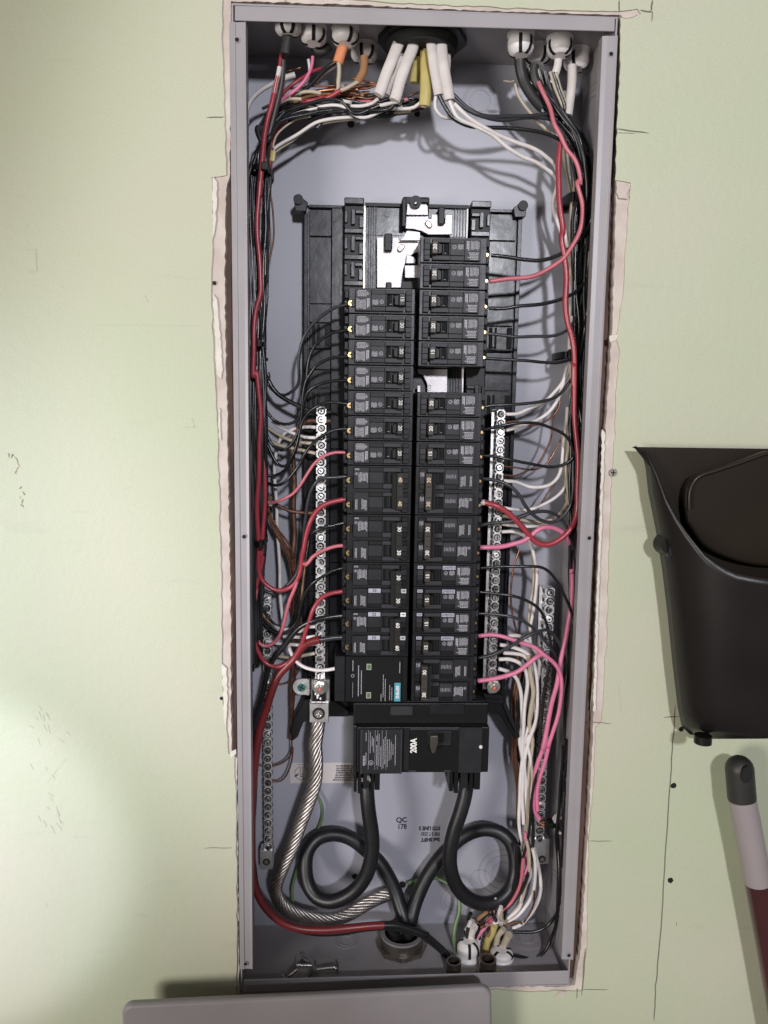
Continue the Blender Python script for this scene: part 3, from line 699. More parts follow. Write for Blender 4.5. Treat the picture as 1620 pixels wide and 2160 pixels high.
def breaker(name, side, row, poles, rating, label, group, off=False, style=0):
    """origin: outer end, top edge, shoulder plane. x grows toward the panel centre."""
    s = 1 if side == 'L' else -1
    top = (LTOP if side == 'L' else RTOP) - row * PITCH
    root = empty(name, ((LX0 if side == 'L' else RX0), YF, top), label, 'circuit breaker', group)
    key = (s, poles, rating, off, style)
    hx0, hx1 = (50.0, 56.0) if not off else (39.5, 45.5)
    if style == 2: hx0, hx1 = 51.0, 57.0
    wx0, wx1 = 38.5, 56.0 if not off else 55.0
    if key not in CACHE:
        X = lambda x: s * x * mm
        body = MB(); face = MB(); slot = MB(); hand = MB(); lab = MB(); prt = MB(); scrs = []; pales = []
        H = 25.4 * poles
        # body
        body.box(X(0), X(66.6), .0, .050, -.35 * mm, -(H - .35) * mm, 'plastic')
        body.box(X(-4.5), X(0), .012, .050, -1.5 * mm, -(H - 1.5) * mm, 'plastic')
        yf = -.0042
        for p in range(poles):
            z = p * 25.4; scr = MB(); scrs.append(scr)
            B = lambda x0, x1, z0, z1, y0=yf, y1=.0, m='plastic', mb=face: mb.box(X(x0), X(x1), y0, y1, -(z + z0) * mm, -(z + z1) * mm, m)
            zb = 22.9
            if poles == 2 and p == 0: zb = 23.6
            # groove frame (dark line round the face)
            for (a, b, c, d) in ((6.0, 63.6, 1.6, 2.2), (6.0, 63.6, 23.2, 23.9), (6.0, 6.7, 2.2, 23.2), (63.0, 63.6, 2.2, 23.2)):
                B(a, b, c, d, -.0002, .0, 'plastic_dark', slot)
            # label plate, middle, housing, inner end
            B(6.8, 22.6, 2.3, zb, m='plastic_label' if style != 2 else 'plastic_soft', mb=lab)
            B(22.7, 37.0, 2.3, 6.6, yf + .0012, .0, 'plastic_dark'); B(22.7, 37.0, 6.7, 18.2, yf, .0, 'plastic_soft'); B(22.7, 37.0, 18.3, zb, yf + .0012, .0, 'plastic_dark')
            B(37.1, 54.8, 2.3, 6.2, yf - .0004, .0, 'plastic_label'); B(37.1, 54.8, 18.6, zb, yf - .0004, .0, 'plastic_label')
            B(37.1, 38.4, 6.3, 18.5, yf - .0004, .0, 'plastic_soft')
            B(38.5, 57.0, 6.3, 18.5, -.0003, .0, 'hollow', slot)
            B(43.5, 44.2, 7.0, 17.5, -.0020, -.0003, 'plastic_soft', slot)
            if style == 0: B(45.0, 46.4, 8.0, 16.5, -.0030, -.0004, 'plastic_soft', slot); B(41.0, 42.8, 15.8, 16.3, -.0026, -.0004, 'print', slot)
            B(57.1, 63.0, 2.3, 6.9, yf + .0004, .0, 'plastic_dark'); B(57.1, 63.0, 7.0, 12.9, yf - .0003, .0, 'plastic_label'); B(57.1, 63.0, 13.1, 18.4, yf + .0001, .0, 'plastic_soft'); B(57.1, 63.0, 18.5, zb, yf + .0004, .0, 'plastic_dark')
            # edges of the moulding
            B(.4, 6.0, 9.0, 9.5, -.0003, .0, 'plastic_dark', slot); B(63.9, 66.4, 12.4, 12.8, -.0003, .0, 'plastic_dark', slot)
            B(5.0, 66.0, 24.3, 24.8, -.0008, .0, 'plastic_soft', slot)
            # terminal screw
            if s > 0:
                scr.cyl(((2.2) * mm, .004, -(z + 15.5) * mm), 2.7 * mm, .006, (0, -1, 0), 'brass' if style != 1 else 'tin', 16)
                body.box(X(3.6), X(6.0), -.0030, 0, -(z + 11.5) * mm, -(z + 19.5) * mm, 'plastic')
                scr.box(1.4 * mm, 6.0 * mm, -.0022, -.0018, -(z + 14.9) * mm, -(z + 16.1) * mm, 'hollow'); scr.box(2.8 * mm, 3.8 * mm, -.00222, -.00182, -(z + 13.2) * mm, -(z + 17.8) * mm, 'hollow')
                body.box(X(-4.0), X(0), .004, .0119, -(z + 2) * mm, -(z + 10) * mm, 'plastic_dark'); body.box(X(-3.0), X(0), .006, .0119, -(z + 20) * mm, -(z + 24) * mm, 'plastic_soft')
            else:
                body.box(X(-3.6), X(0), .003, .0119, -(z + 1.2) * mm, -(z + 8) * mm, 'plastic_label'); body.box(X(-3.6), X(0), .004, .0119, -(z + 18.5) * mm, -(z + 24) * mm, 'plastic_soft')
                scr.cyl((X(-1.2), .007, -(z + 15.3) * mm), 1.5 * mm, .003, (0, -1, 0), 'brass', 14)
                body.box(X(-4.6), X(-.2), .0085, .0119, -(z + 8.3) * mm, -(z + 14.5) * mm, 'hollow')
            # print
            sd = hash((rating, p, s, style)) % 1000
            yl = yf - .00002
            if style == 2:
                if (p == 0) == (s > 0):
                    printed(prt, s, 8.0, 13.5, 2.9, 4.9, yl - (z and 0), 2, False, 5, 'print') if p == 0 else None
                    oz = z
                    rr = MB(); printed(rr, s, 11.5, 21.5, 6.4, 17.5, yl, 7, True, 9, 'print')
                    rr.ring((X(9.6), yl, -8.6 * mm), .0012, .0015, .0001, (0, -1, 0), 'print', 16); rr.box(X(9.2), X(10.0), yl - .0001, yl, -7.9 * mm, -9.3 * mm, 'print')
                    rr.v = [(v[0], v[1], v[2] - oz * mm) for v in rr.v]; prt.add(rr.v, rr.f, 'print')
                else:
                    rr = MB(); printed(rr, s, 8.5, 11.0, 9.5, 21, yl, 2, True, 13, 'print'); printed(rr, s, 15.0, 20.5, 9, 21, yl, 5, True, 14, 'print')
                    rr.v = [(v[0], v[1], v[2] - z * mm) for v in rr.v]; prt.add(rr.v, rr.f, 'print')
            else:
                rr = MB()
                if s > 0:
                    printed(rr, s, 8.0, 20.5, 2.9, 9.2, yl, 5, False, 2); printed(rr, s, 7.6, 17.2, 10.5, 22.0, yl, 8, True, 3); printed(rr, s, 18.0, 21.0, 10.5, 20.5, yl, 2, True, 4, wgt=.8)
                    printed(rr, s, 23.6, 29.6, 11.5, 17.6, yl, 6, True, 6); cx, cz = 33.0, 14.0
                else:
                    printed(rr, s, 8.0, 17.0, 3.0, 13.2, yl, 7, True, 2); printed(rr, s, 18.0, 21.0, 4.0, 13.4, yl, 2, True, 4, wgt=.8); printed(rr, s, 8.2, 20.5, 14.8, 22.2, yl, 5, False, 3)
                    printed(rr, s, 24.0, 29.6, 7.0, 13.0, yl, 6, True, 6); cx, cz = 33.0, 10.2
                rr.ring((X(cx), yl, -cz * mm), .0016, .0020, .0001, (0, -1, 0), 'print', 18); rr.box(X(cx - .8), X(cx - .3), yl - .0001, yl, -(cz - .9) * mm, -(cz + .6) * mm, 'print'); rr.box(X(cx + .2), X(cx + .8), yl - .0001, yl, -(cz + .2) * mm, -(cz + .9) * mm, 'print')
                prt.add(rr.v, rr.f, 'print')
            def sticker(x0, x1, z0, z1, mt, pm, n_, wg, a0, a1, b0, b1):
                pale = MB(); pale.box(X(x0), X(x1), yf - .0005, yf + .0012, -(z + z0) * mm, -(z + z1) * mm, mt)
                printed(pale, s, a0, a1, z + b0, z + b1, yf - .00052, n_, True, 8, pm, wg); pales.append(pale)
            if style == 3:
                sticker(57.3, 62.8, 2.4, 5.6, 'sticker_dim', 'ink', 3, .5, 58, 62.3, 2.9, 5.3); sticker(23.2, 36.5, 2.4, 6.4, 'sticker_dim', 'ink', 9, .5, 24, 36, 2.8, 6.0)
            if style == 2 and s < 0:
                sticker(57.3, 62.8, 5.2, 13.5, 'plastic_label', 'print', 3, .5, 58, 62.3, 6, 11); sticker(23.2, 36.5, 3.4, 13.4, 'plastic_label', 'print', 7, .3, 25, 36, 8, 12.5)
        # toggle
        if poles == 1:
            hand.box(X(hx0), X(hx1), -.0125, -.0003, -6.4 * mm, -18.4 * mm, 'toggle_pale' if s < 0 else 'toggle'); hand.prism([(X(hx0 - 4.5), -8.6 * mm), (X(hx0), -6.8 * mm), (X(hx0), -18.2 * mm), (X(hx0 - 4.5), -17.2 * mm)], -.0085, -.0003, 'plastic_dark')
        else:
            hand.box(X(hx0), X(hx1), -.0135, -.0060, -6.8 * mm, -(25.4 + 18.6) * mm, 'toggle' if s > 0 else 'toggle_pale')
            hand.box(X(hx0 - 4.5), X(hx0), -.0100, -.0047, -7.4 * mm, -(25.4 + 18.0) * mm, 'hollow')
            for z in (0, 25.4): hand.box(X(hx0), X(hx1), -.0059, -.0003, -(z + 7) * mm, -(z + 18) * mm, 'plastic_dark')
            for z in (20.0, 31.0): hand.box(X(hx0 + .8), X(hx1 - .8), -.0137, -.0134, -z * mm, -(z + .9) * mm, 'hollow')
        CACHE[key] = [(n_, mb_.mesh(n_), bv) for n_, mb_, bv in (('case', body, .0005), ('face', face, .0003), ('label_plate', lab, .0003), ('slot', slot, 0), ('toggle', hand, .0007), ('printing', prt, 0), *[('terminal_screw', q_, .0002) for q_ in scrs], *[('printed_sticker', q_, 0) for q_ in pales]) if mb_.v]
    for n_, me, bv in CACHE[key]: link(n_, me, root, (0, 0, 0), bevel=bv)
    rot = PI / 2 if s > 0 else -PI / 2
    if poles == 1:
        letter('rating_mark', str(rating), .0052, 'print_white' if s < 0 else 'print_mid', root, (s * (hx0 + hx1) / 2 * mm, -.0127, -12.0 * mm), rot, .0001)
    else:
        for z in (13.5, 38.0): letter('rating_mark', str(rating), .0054, 'print_gold' if (rating == 40 or off) else 'print_white', root, (s * (hx0 + hx1) / 2 * mm, -.0137, -z * mm), rot, .0001)
    return root
ordn = ['first', 'second', 'third', 'fourth', 'fifth', 'sixth', 'seventh', 'eighth', 'ninth', 'tenth', 'eleventh', 'twelfth', 'thirteenth', 'fourteenth', 'fifteenth', 'sixteenth', 'seventeenth', 'eighteenth', 'nineteenth']
left = [(0, 1, 15, 0)] + [(i, 1, 20, 0) for i in range(1, 7)] + [(7, 2, 40, 2), (9, 2, 30, 2), (11, 2, 30, 2), (13, 2, 60, 2)]
right = [(0, 1, 20, 0), (1, 1, 20, 0), (2, 1, 20, 0), (3, 1, 20, 0), (4, 1, 15, 0), (6, 1, 20, 0), (7, 1, 20, 0), (8, 1, 15, 1), (9, 2, 30, 2), (11, 2, 30, 2),
         (13, 1, 15, 3), (14, 1, 15, 3), (15, 1, 15, 3), (16, 1, 15, 3), (17, 2, 30, 2)]
for side, lst in (('L', left), ('R', right)):
    for i, (row, poles, rating, style) in enumerate(lst):
        nm = 'circuit_breaker' if poles == 1 else 'double_pole_breaker'
        kind = 'single' if poles == 1 else 'double-pole'
        lab = f"black {kind} {rating} amp breaker, {ordn[i]} from the top of the {'left' if side == 'L' else 'right'} breaker column"
        off = (side == 'R' and row == 9)
        b_ = breaker(nm, side, row, poles, rating, lab, 'branch circuit breakers', off, style)
        if side == 'L' and row in (11, 13):    # silvery stickers on the lowest left breakers
            for z in ((25.4,) if row == 11 else (0, 25.4)):
                mb = MB(); mb.box(23.4 * mm, 36.2 * mm, -.0045, -.0030, -(z + 2.0) * mm, -(z + 6.4) * mm, 'sticker_dim')
                mb.box(28 * mm, 31.5 * mm, -.00465, -.0045, -(z + 2.9) * mm, -(z + 5.6) * mm, 'ink'); mb.box(28.7 * mm, 30.8 * mm, -.00475, -.00465, -(z + 3.5) * mm, -(z + 5.0) * mm, 'sticker_dim'); link('silver_sticker', mb, b_)
                mb = MB(); mb.box(57.4 * mm, 63.0 * mm, -.0046, -.0040, -(z + 2.2) * mm, -(z + 6.6) * mm, 'print_white'); mb.box(59 * mm, 62 * mm, -.0047, -.0046, -(z + 3.8) * mm, -(z + 4.8) * mm, 'ink'); link('silver_sticker', mb, b_)

# ============================================================ SURGE PROTECTOR (rows 15-16 of the left column)
zt = LTOP - 15 * PITCH; sp = empty('surge_protector', (LX0, YF, zt), 'black surge protector module with teal label under the left breaker column', 'surge protector')
mb = MB(); mb.box(0, .0666, .0, .05, -.0004, -.0508, 'plastic_dark'); mb.box(-.0115, -.0003, .0, .05, -.0004, -.0505, 'plastic'); link('case', mb, sp, bevel=.0006)
mb = MB(); mb.box(.0060, .0600, -.0020, -.0001, -.0030, -.0502, 'plastic_dark'); mb.box(.0060, .0600, -.0023, -.0001, -.0024, -.0029, 'plastic_label'); link('label_plate', mb, sp, bevel=.0003)
mb = MB(); R_ = lambda x0, x1, z0, z1, m: mb.box(x0 * mm, x1 * mm, -.00225, -.00205, -z0 * mm, -z1 * mm, m)
R_(52.5, 59.0, 29, 49.5, 'teal'); link('brand_label', mb, sp)
letter('lettering', 'SIEMENS', .0046, 'print_white', sp, (.0557, -.00235, -.0392), PI / 2, .0001, .82)
mb = MB()
printed(mb, 1, 7.3, 8.6, 4, 18, -.0021, 1, True, 1); printed(mb, 1, 7.6, 8.2, 24, 49, -.0021, 1, True, 2); mb.ring((.0079, -.0021, -.0212), .0014, .0018, .0001, (0, -1, 0), 'print', 16)
printed(mb, 1, 13.2, 14.8, 8, 47, -.0021, 1, True, 3); printed(mb, 1, 16.4, 17.8, 14, 42, -.0021, 1, True, 4)
for x, a in ((40.0, 17), (42.2, 21), (47.0, 30), (49.3, 34), (37.8, 40)): printed(mb, 1, x, x + 1.1, a, 49.5, -.0021, 1, True, int(x))
printed(mb, 1, 57.2, 58.6, 4.5, 19, -.0021, 1, True, 9); link('printing', mb, sp)
for z in (8.0, 39.5):
    mb = MB(); mb.box(.0225, .0275, -.0024, -.0021, -z * mm, -(z + 6.6) * mm, 'green_frame'); mb.box(.0232, .0268, -.0026, -.0023, -(z + .8) * mm, -(z + 5.8) * mm, 'green_led'); link('indicator', mb, sp)

# ============================================================ MAIN BREAKER
YM = .014
p0, p1 = P(745, 1534, YM), P(1031, 1627, YM)
mx0, mx1 = -.0612, .0850; mz0, mz1 = -.2572, -.2060
mbk = empty('main_breaker', (mx0, YM, mz1), 'large black 200 amp main breaker at the foot of the breaker columns', 'main breaker')
def MBX(mb, x0, x1, z0, z1, y0, y1, m): mb.box(x0, x1, y0, y1, z0, z1, m)
mb = MB(); W = mx1 - mx0; H = mz1 - mz0
mb.box(.004, W, 0, .070, -H, 0, 'plastic_dark'); mb.box(.0, W, .012, .072, -.001, .022, 'plastic_dark'); mb.box(.0, .0040, .004, .072, -H - .006, .0, 'plastic')
mb.prism([(0, .0221), (0, .0250), (W * .93, .0250), (W, .0002), (W, 0), (W * .985, 0)], .030, .072, 'plastic') if False else None
link('case', mb, mbk, bevel=.0010, seg=2)
mb = MB(); mb.box(.0005, W - .004, .0140, .030, .0222, .0240, 'plastic'); mb.box(.040, .064, .0105, .0119, .009, .019, 'plastic_label'); mb.box(.082, .120, .0108, .0119, .010, .0215, 'plastic'); link('upper_ledge', mb, mbk, bevel=.0004)
mb = MB(); mb.box(.0075, .0520, -.0030, -.0001, -H + .0002, -.0012, 'plastic_soft'); mb.box(.0075, .0100, -.0034, -.0001, -H + .0001, -.0008, 'plastic_label'); mb.box(.0505, .0523, -.0036, -.0001, -H + .0001, -.0003, 'plastic_label'); link('label_plate', mb, mbk, bevel=.0003)
mb = MB(); yq = -.0031
for x, a, b in ((13.2, 3, 15), (13.2, 24, 42), (17.6, 4, 30), (19.6, 6, 22), (21.0, 9, 30), (24.6, 6, 16), (24.6, 18, 44), (27.0, 3, 44), (29.0, 14, 44), (31.6, 8, 46), (33.4, 4, 46), (36.0, 10, 46), (38.0, 6, 38), (40.0, 14, 36), (42.0, 16, 30), (44.5, 4, 44)):
    printed(mb, 1, x, x + 1.1, a, b, yq, 1, True, int(x * 7 + a))
for x in (16.2, 23.2, 25.9, 30.6, 35.0): mb.box(x * mm, (x + .25) * mm, yq - .0001, yq, -2 * mm, -46 * mm, 'print')
mb.ring((.0190, yq, -.0385), .0022, .0027, .0001, (0, -1, 0), 'print', 20); mb.box(.0181, .0187, yq - .0001, yq, -.0395, -.0378, 'print'); mb.box(.0192, .0198, yq - .0001, yq, -.0395, -.0378, 'print')
link('printing', mb, mbk)
letter('lettering', 'SIEMENS', .0030, 'print', mbk, (.0118, -.0032, -.0360), -PI / 2, .0001, 1.0)
letter('rating_mark', '200A', .0094, 'print_white', mbk, (.0650, -.0006, -.0205), -PI / 2, .00030, .80)
mb = MB(); mb.box(.0545, .0600, -.0012, .0, -H + .003, -.0008, 'plastic'); mb.box(.0605, .1130, -.0004, .0, -.0030, -.0006, 'plastic_label'); mb.box(.1135, .1385, -.0014, .0, -H + .0002, -.0002, 'plastic_soft')
mb.box(.060, .068, -.0010, 0, -H + .0008, -H + .003, 'plastic_label'); mb.box(.098, .106, -.0010, 0, -H + .0008, -H + .003, 'plastic_label'); link('cover', mb, mbk, bevel=.0004)
mb = MB(); mb.box(.0800, .1050, -.0012, -.0001, -.0195, -.0035, 'plastic_soft'); mb.box(.0985, .1035, -.0014, -.0011, -.0150, -.0055, 'hollow'); mb.box(.082, .0975, -.0014, -.0011, -.0165, -.0060, 'plastic_dark'); mb.box(.082, .104, -.0016, -.0011, -.0190, -.0183, 'plastic_label'); link('handle_slot', mb, mbk, bevel=.0003)
mb = MB(); mb.prism([(.0815, -.0050), (.0900, -.0050), (.0900, -.0130), (.0870, -.0245), (.0835, -.0250), (.0815, -.018)], -.0110, -.0012, 'toggle_pale'); link('toggle', mb, mbk, bevel=.0012, seg=2)
mb = MB(); mb.sphere((.1372, -.0016, -.0215), .0021, 'nylon', 14); link('rivet', mb, mbk)
# lug housings below
for (xa, xb) in ((.0010, .0295), (.1055, .1395)):
    mb = MB(); wv = xb - xa
    for k, (f0, f1, zz) in enumerate(((0, .12, .026), (.16, .30, .029), (.36, .60, .022), (.66, .78, .0275), (.80, 1.0, .024))):
        mb.box(xa + wv * f0, xa + wv * f1, .008 + .002 * (k % 2), .060, -H - zz, -H - .0001, 'plastic_dark' if k != 2 else 'plastic')
    mb.box(xa, xb, .030, .062, -H - .021, -H - .0001, 'plastic_dark')
    link('lug_housing', mb, mbk, bevel=.0005)
mb = MB(); mb.box(.0155, .0185, .0070, .0078, -H - .012, -H - .007, 'tin'); mb.sphere((.1210, .0120, -H - .004), .0026, 'tin'); mb.sphere((.1205, .0120, -H - .0100), .0026, 'tin'); link('lug_screw', mb, mbk)

# ============================================================ CABLES AND WIRES
USED = set()
def bundle_x(side, y, t):
    tab = {'L': [(290, 528, 580), (350, 525, 570), (420, 524, 568), (500, 525, 566), (640, 527, 562), (720, 528, 556), (850, 530, 561), (1000, 531, 562), (1150, 531, 560), (1300, 532, 552), (1450, 533, 550)],
           'R': [(270, 1168, 1240), (330, 1178, 1256), (420, 1186, 1258), (520, 1190, 1255), (650, 1190, 1250), (800, 1190, 1243), (1000, 1184, 1232), (1150, 1192, 1226), (1350, 1188, 1216), (1600, 1178, 1208), (1850, 1172, 1200)]}[side]
    for i in range(len(tab) - 1):
        if y <= tab[i + 1][0] or i == len(tab) - 2:
            f = (y - tab[i][0]) / (tab[i + 1][0] - tab[i][0]); f = max(-.2, min(1.2, f))
            a = tab[i][1] + (tab[i + 1][1] - tab[i][1]) * f; b = tab[i][2] + (tab[i + 1][2] - tab[i][2]) * f
            return a + (b - a) * t
def lane_up(side, y0, y1, t, step=125):
    out = []; y = y0 - step * .8
    rnd = random.Random(int(t * 1000) + int(y0))
    while y > y1:
        out.append((bundle_x(side, y, min(1, max(0, t + rnd.uniform(-.07, .07)))), y)); y -= step
    return out
HUB = PZ(848, 1998, ZB + T + .003); HUB = Vector((HUB.x, .066, ZB + T))
def wire(name, col, r, spec, depth, label, cat='wire', group=None, up=None, ends=None, rb=None, n=8, stub=None, rfun=None, step=.004, fin=None):
    """spec: pixel points; depth: table of depths sampled along them; up: (side, lane, top) adds the run up the bundle"""
    pp = pts(spec) if isinstance(spec, str) else list(spec)
    base = len(pp); ds = [sample(depth, i / (base - 1)) for i in range(base)]
    if up:
        side, t, ytop = up; ex = lane_up(side, pp[-1][1], ytop, t); d0 = ds[-1]; dl = (.034 if 'black' in col or 'grey' in col else .072) + .022 * ((t * 7.3) % 1)
        xl = pp[-1][0]; ex = [(xl + (q[0] - xl) * min(1, (i + .6) / 2.5), q[1]) for i, q in enumerate(ex)]
        for i, q in enumerate(ex): pp.append(q); ds.append(d0 + (dl - d0) * min(1, (i + 1) / 2))
        if side == 'L':
            k = (t * 5.7) % 1
            tail = [(556 + 16 * t, 296), (584 + 10 * k, 262 - 6 * k), (655 + 14 * k, 240 - 10 * k), (740, 232 - 16 * k), (800 + 70 * k, 222 - 14 * k)]
        else:
            k = (t * 3.9) % 1
            tail = [(1195 + 30 * t, 290), (1160 + 35 * t, 240), (1125 + 50 * k, 190), (1100 + 75 * k, 160)]
        if ytop < 320:
            for i, q in enumerate(tail): pp.append(q); ds.append(dl + (.05 - dl) * min(1, i / 3) + .01 * (k - .5))
    q = []
    for (a, b), d in zip(pp, ds):
        p = P(a, b, min(d, BD - r * .8 - .0006)); xm = XR - T - r - .0008
        if p.x > xm: p = PX(a, b, xm)
        if p.x < -xm and p.y > 0: p.x = -xm
        q.append(p)
    if fin: q += fin
    path = smooth_path(q, step)
    if r < .0032 and rb is None:     # slight unevenness of a hand-bent conductor
        rw = random.Random(label + str(len(path)) + str(spec)[:20]); a1, a2, a3 = rw.uniform(0, 6), rw.uniform(0, 6), rw.uniform(0, 6); s_ = 0; n_p = len(path)
        for i in range(1, n_p):
            s_ += (q[0] - q[0]).length + step; e = min(1, i / 5, (n_p - 1 - i) / 5)
            path[i] = path[i] + Vector((math.sin(s_ * 95 + a1), .6 * math.sin(s_ * 70 + a2), math.sin(s_ * 118 + a3))) * .00055 * e
    o0 = path[len(path) // 2].copy(); path = [p - o0 for p in path]
    mb = MB(); mb.tube(path, r, col, n, rb=rb, rfun=rfun); o = link(name, mb, None, o0)
    if stub:      # (colour, fraction) a differently coloured first stretch slipped over the wire
        for (c2, f0, f1, rr) in stub:
            i0, i1 = int(f0 * (len(path) - 1)), max(int(f0 * (len(path) - 1)) + 2, int(f1 * (len(path) - 1)))
            m2 = MB(); m2.tube(path[i0:i1 + 1], rr, c2, n); link('tape_wrap' if rr > r else 'bare_end', m2, o)
    if label in USED and not group: print('DUP LABEL', label)
    USED.add(label); return tag(o, label, cat, group)
R1 = .00165; R2 = .0019; R3 = .0026
def L(i, col, r, spec, depth, lane, cname, top=290, **k):
    # hot wire of left column terminal i (0-based)
    return wire('wire', col, r, spec, depth, f"{cname} wire fastened to the {ordn[i]} brass terminal down the left breaker column", up=('L', lane, top), **k)
L(0, 'grey_ins', R1, 'C:1015,962 880,1000 760,1090 680,1200 640,1320 628,1440 E:528,60 505,150 450,200 400,218 330,190 270,120 235,20', [.030, .036, .045, .060, .06], .93, 'dark grey')
L(1, 'black_ins', R1, 'C:1005,1165 870,1190 770,1260 720,1360 700,1450 E:600,60 575,200 555,400 510,560 450,650 380,690 310,660 265,590 235,470 215,350', [.030, .036, .040, .05, .055, .055], .75, 'black')
L(2, 'black_ins', R1, 'C:1005,1370 860,1385 760,1440 E:640,20 590,110 560,260 545,400 530,540 520,640 470,760 410,820 350,810 300,740 250,610 225,500', [.030, .034, .042, .052, .055, .055], .55, 'black')
L(3, 'black_ins', R1, 'E:945,90 820,95 700,130 610,190 570,300 540,400 480,450 400,470 320,440 260,360 200,250', [.030, .034, .045, .055, .055], .85, 'black')
L(4, 'black_ins', R1, 'E:945,292 800,280 700,300 620,350 565,440 535,560 500,680 450,770 400,860 330,905 270,910 215,870', [.030, .030, .040, .045, .055, .055], .35, 'black')
L(5, 'black_ins', R1, 'E:945,505 830,515 730,560 640,640 570,740 540,800 460,900 400,960 340,985 270,970 205,910', [.030, .028, .033, .04, .055], .62, 'black')
L(6, 'rose_ins', R1, 'E:922,707 840,705 760,730 680,790 610,880 540,980 470,1060 390,1110 310,1140 240,1135 190,1100', [.030, .028, .030, .04, .05], .22, 'pinkish red')
L(7, 'grey_ins', R2, 'E:935,910 840,920 740,930 680,960 630,1030 600,1130 590,1260 575,1400 560,1560 G:535,100 500,220 440,300 380,345 300,365 220,330 165,240 145,100', [.030, .027, .034, .045, .05, .05, .045], .10, 'thick grey')
L(8, 'red_ins', R3, 'E:925,1105 800,1135 700,1190 630,1280 590,1400 570,1550 G:560,60 545,170 500,270 430,330 340,350 260,310 205,230 185,100 185,0 E:178,1400 175,1200 175,1100 182,900 195,650 200,400 185,200 165,0 C:280,1540 275,1300 280,1150 300,1000 330,880 325,750 318,550 305,300 325,0 A:325,1540 335,1290 355,1100 385,950 420,800 447,650 470,560 490,420',
     [.030, .026, .032, .038, .038, .034, .028, .026, .025, .024, .025, .026, .028, .032], .3, 'thick red', top=2000, stub=[('white_ins', .957, .985, R3 * .96)], rfun=lambda t: 1 if t < .975 else .7)
L(9, 'black_ins', R1, 'E:935,1305 830,1325 720,1350 650,1385 610,1440 585,1560 G:560,60 530,250 520,480 480,620 430,690 360,700 280,640 210,560 180,500', [.030, .027, .036, .05, .06, .062, .06], .68, 'thin black')
L(10, 'rose_ins', .0020, 'E:935,1500 830,1510 720,1545 640,1600 590,1670 G:575,120 500,310 450,420 420,540 400,640 360,740 290,810 220,825 165,770 140,650 150,500 165,350', [.030, .027, .033, .042, .045, .045, .04], .15, 'rose red')
L(11, 'black_ins', R1, 'G:925,152 820,175 720,230 640,290 580,380 545,500 520,600 440,690 350,725 270,670 200,560', [.030, .027, .036, .045, .06], .45, 'black')
L(12, 'red_ins', .0024, 'G:915,352 800,375 710,420 650,500 620,600 590,700 560,800 500,900 430,960 340,1000 250,970 190,880 150,780 138,600 150,400 190,200 215,50 E:210,1600 225,1400 235,1100 240,850 220,600 222,450 230,200 205,0 C:325,1450 310,1300 310,1100 325,900 340,700 350,400 360,100 A:385,1500 400,1330 400,1180 430,1060 530,930',
     [.030, .027, .034, .040, .040, .038, .038, .040, .042, .044, .046, .05], .5, 'long red', top=2000)
L(13, 'black_ins', .0030, 'G:925,560 820,570 720,585 640,610 540,660 460,740 400,820 320,920 260,1050 220,1200 185,1350 150,1500 I:140,330 120,600 122,900 150,1120 210,1260 330,1385 450,1440 600,1474 800,1462 1000,1440 1150,1425 1250,1440 1340,1465 1430,1500 J:90,1470 190,1550 270,1630 330,1700 345,1740',
     [.030, .027, .034, .042, .05, .052, .05, .05, .045, .04, .045, .05, .05], .5, 'heavy black', top=2000)
wire('cable', 'darkred_ins', .0043, 'G:715,765 640,780 560,830 500,920 430,990 350,1080 300,1200 260,1330 220,1450 190,1560 I:142,142 118,400 112,800 122,1060 150,1160 215,1275 320,1375 460,1432 650,1446 850,1430 1000,1415 1115,1408', [.027, .036, .038, .038, .040, .036, .034, .034, .034, .036, .04],
     'thick dark red cable curving from the lowest left breaker down along the box floor', 'cable', n=12)
wire('wire', 'grey_ins', .0030, 'G:918,745 870,750 820,752 760,760 700,768', [.030, .027], 'thick black stub between the lowest left breaker and the dark red cable')
wire('cable', 'black_ins', .0044, 'I:1100,1409 1200,1410 1340,1450 1440,1490 J:40,1440 110,1475 200,1545 280,1620 330,1690 350,1740', [.04, .045, .05, .045], 'black cable curving over the big conduit nut into the small conduit', 'cable', n=12)
# top left dark cable and friends
wire('cable', 'grey_sheath', .0032, 'A:545,235 530,330 505,450 500,560 490,650 462,780 432,900 400,1040 378,1200 372,1290 C:365,60 370,300 372,500 365,800 335,1000 320,1250', [.034, .036, .040, .044, .048, .052, .054], 'dark grey cable dropping from the top left connector beside the thick red wire', 'cable', rb=.0028)
wire('cable', 'sheath_black', .0052, 'A:560,225 535,300 520,420', [.026, .024], 'flat black cable stub hanging in the leftmost white connector', 'cable', rb=.003)
wire('wire', 'white_ins', .0022, 'A:470,600 440,640 380,670 310,720 250,800 225,880 222,960', [.045, .05, .06, .07], 'white wire arching down at the upper left corner of the box')
wire('wire', 'white_ins', .0030, 'A:598,580 560,590 505,610 440,645', [.05, .05], 'short white wire lying behind the dark grey cable at upper left')
wire('cable', 'sheath_black', .0044, 'A:870,360 820,400 770,400 745,350 740,290', [.05, .05], 'black cable bent below the second white connector from left', 'cable')
wire('wire', 'pink_ins', .0017, 'A:735,440 730,500 710,570 670,640 620,690 560,730 500,770 450,840', [.045, .040, .05], 'pink wire slanting down from the second white connector at upper left')
wire('wire', 'red_ins', .0018, 'A:800,530 720,560 640,610 590,650 520,710 460,780', [.06, .05, .055], 'red wire slanting behind the pink one at upper left')
wire('wire', 'white_ins', .0016, 'A:700,460 710,520 700,600 640,680 590,730 520,790', [.055, .06], 'cream wire under the second white connector at upper left')
wire('cable', 'orange_ins', .0053, 'A:975,340 960,390 945,440 930,490', [.040, .038], 'orange sheathed cable end hanging from the third white connector', 'cable', rb=.0032)
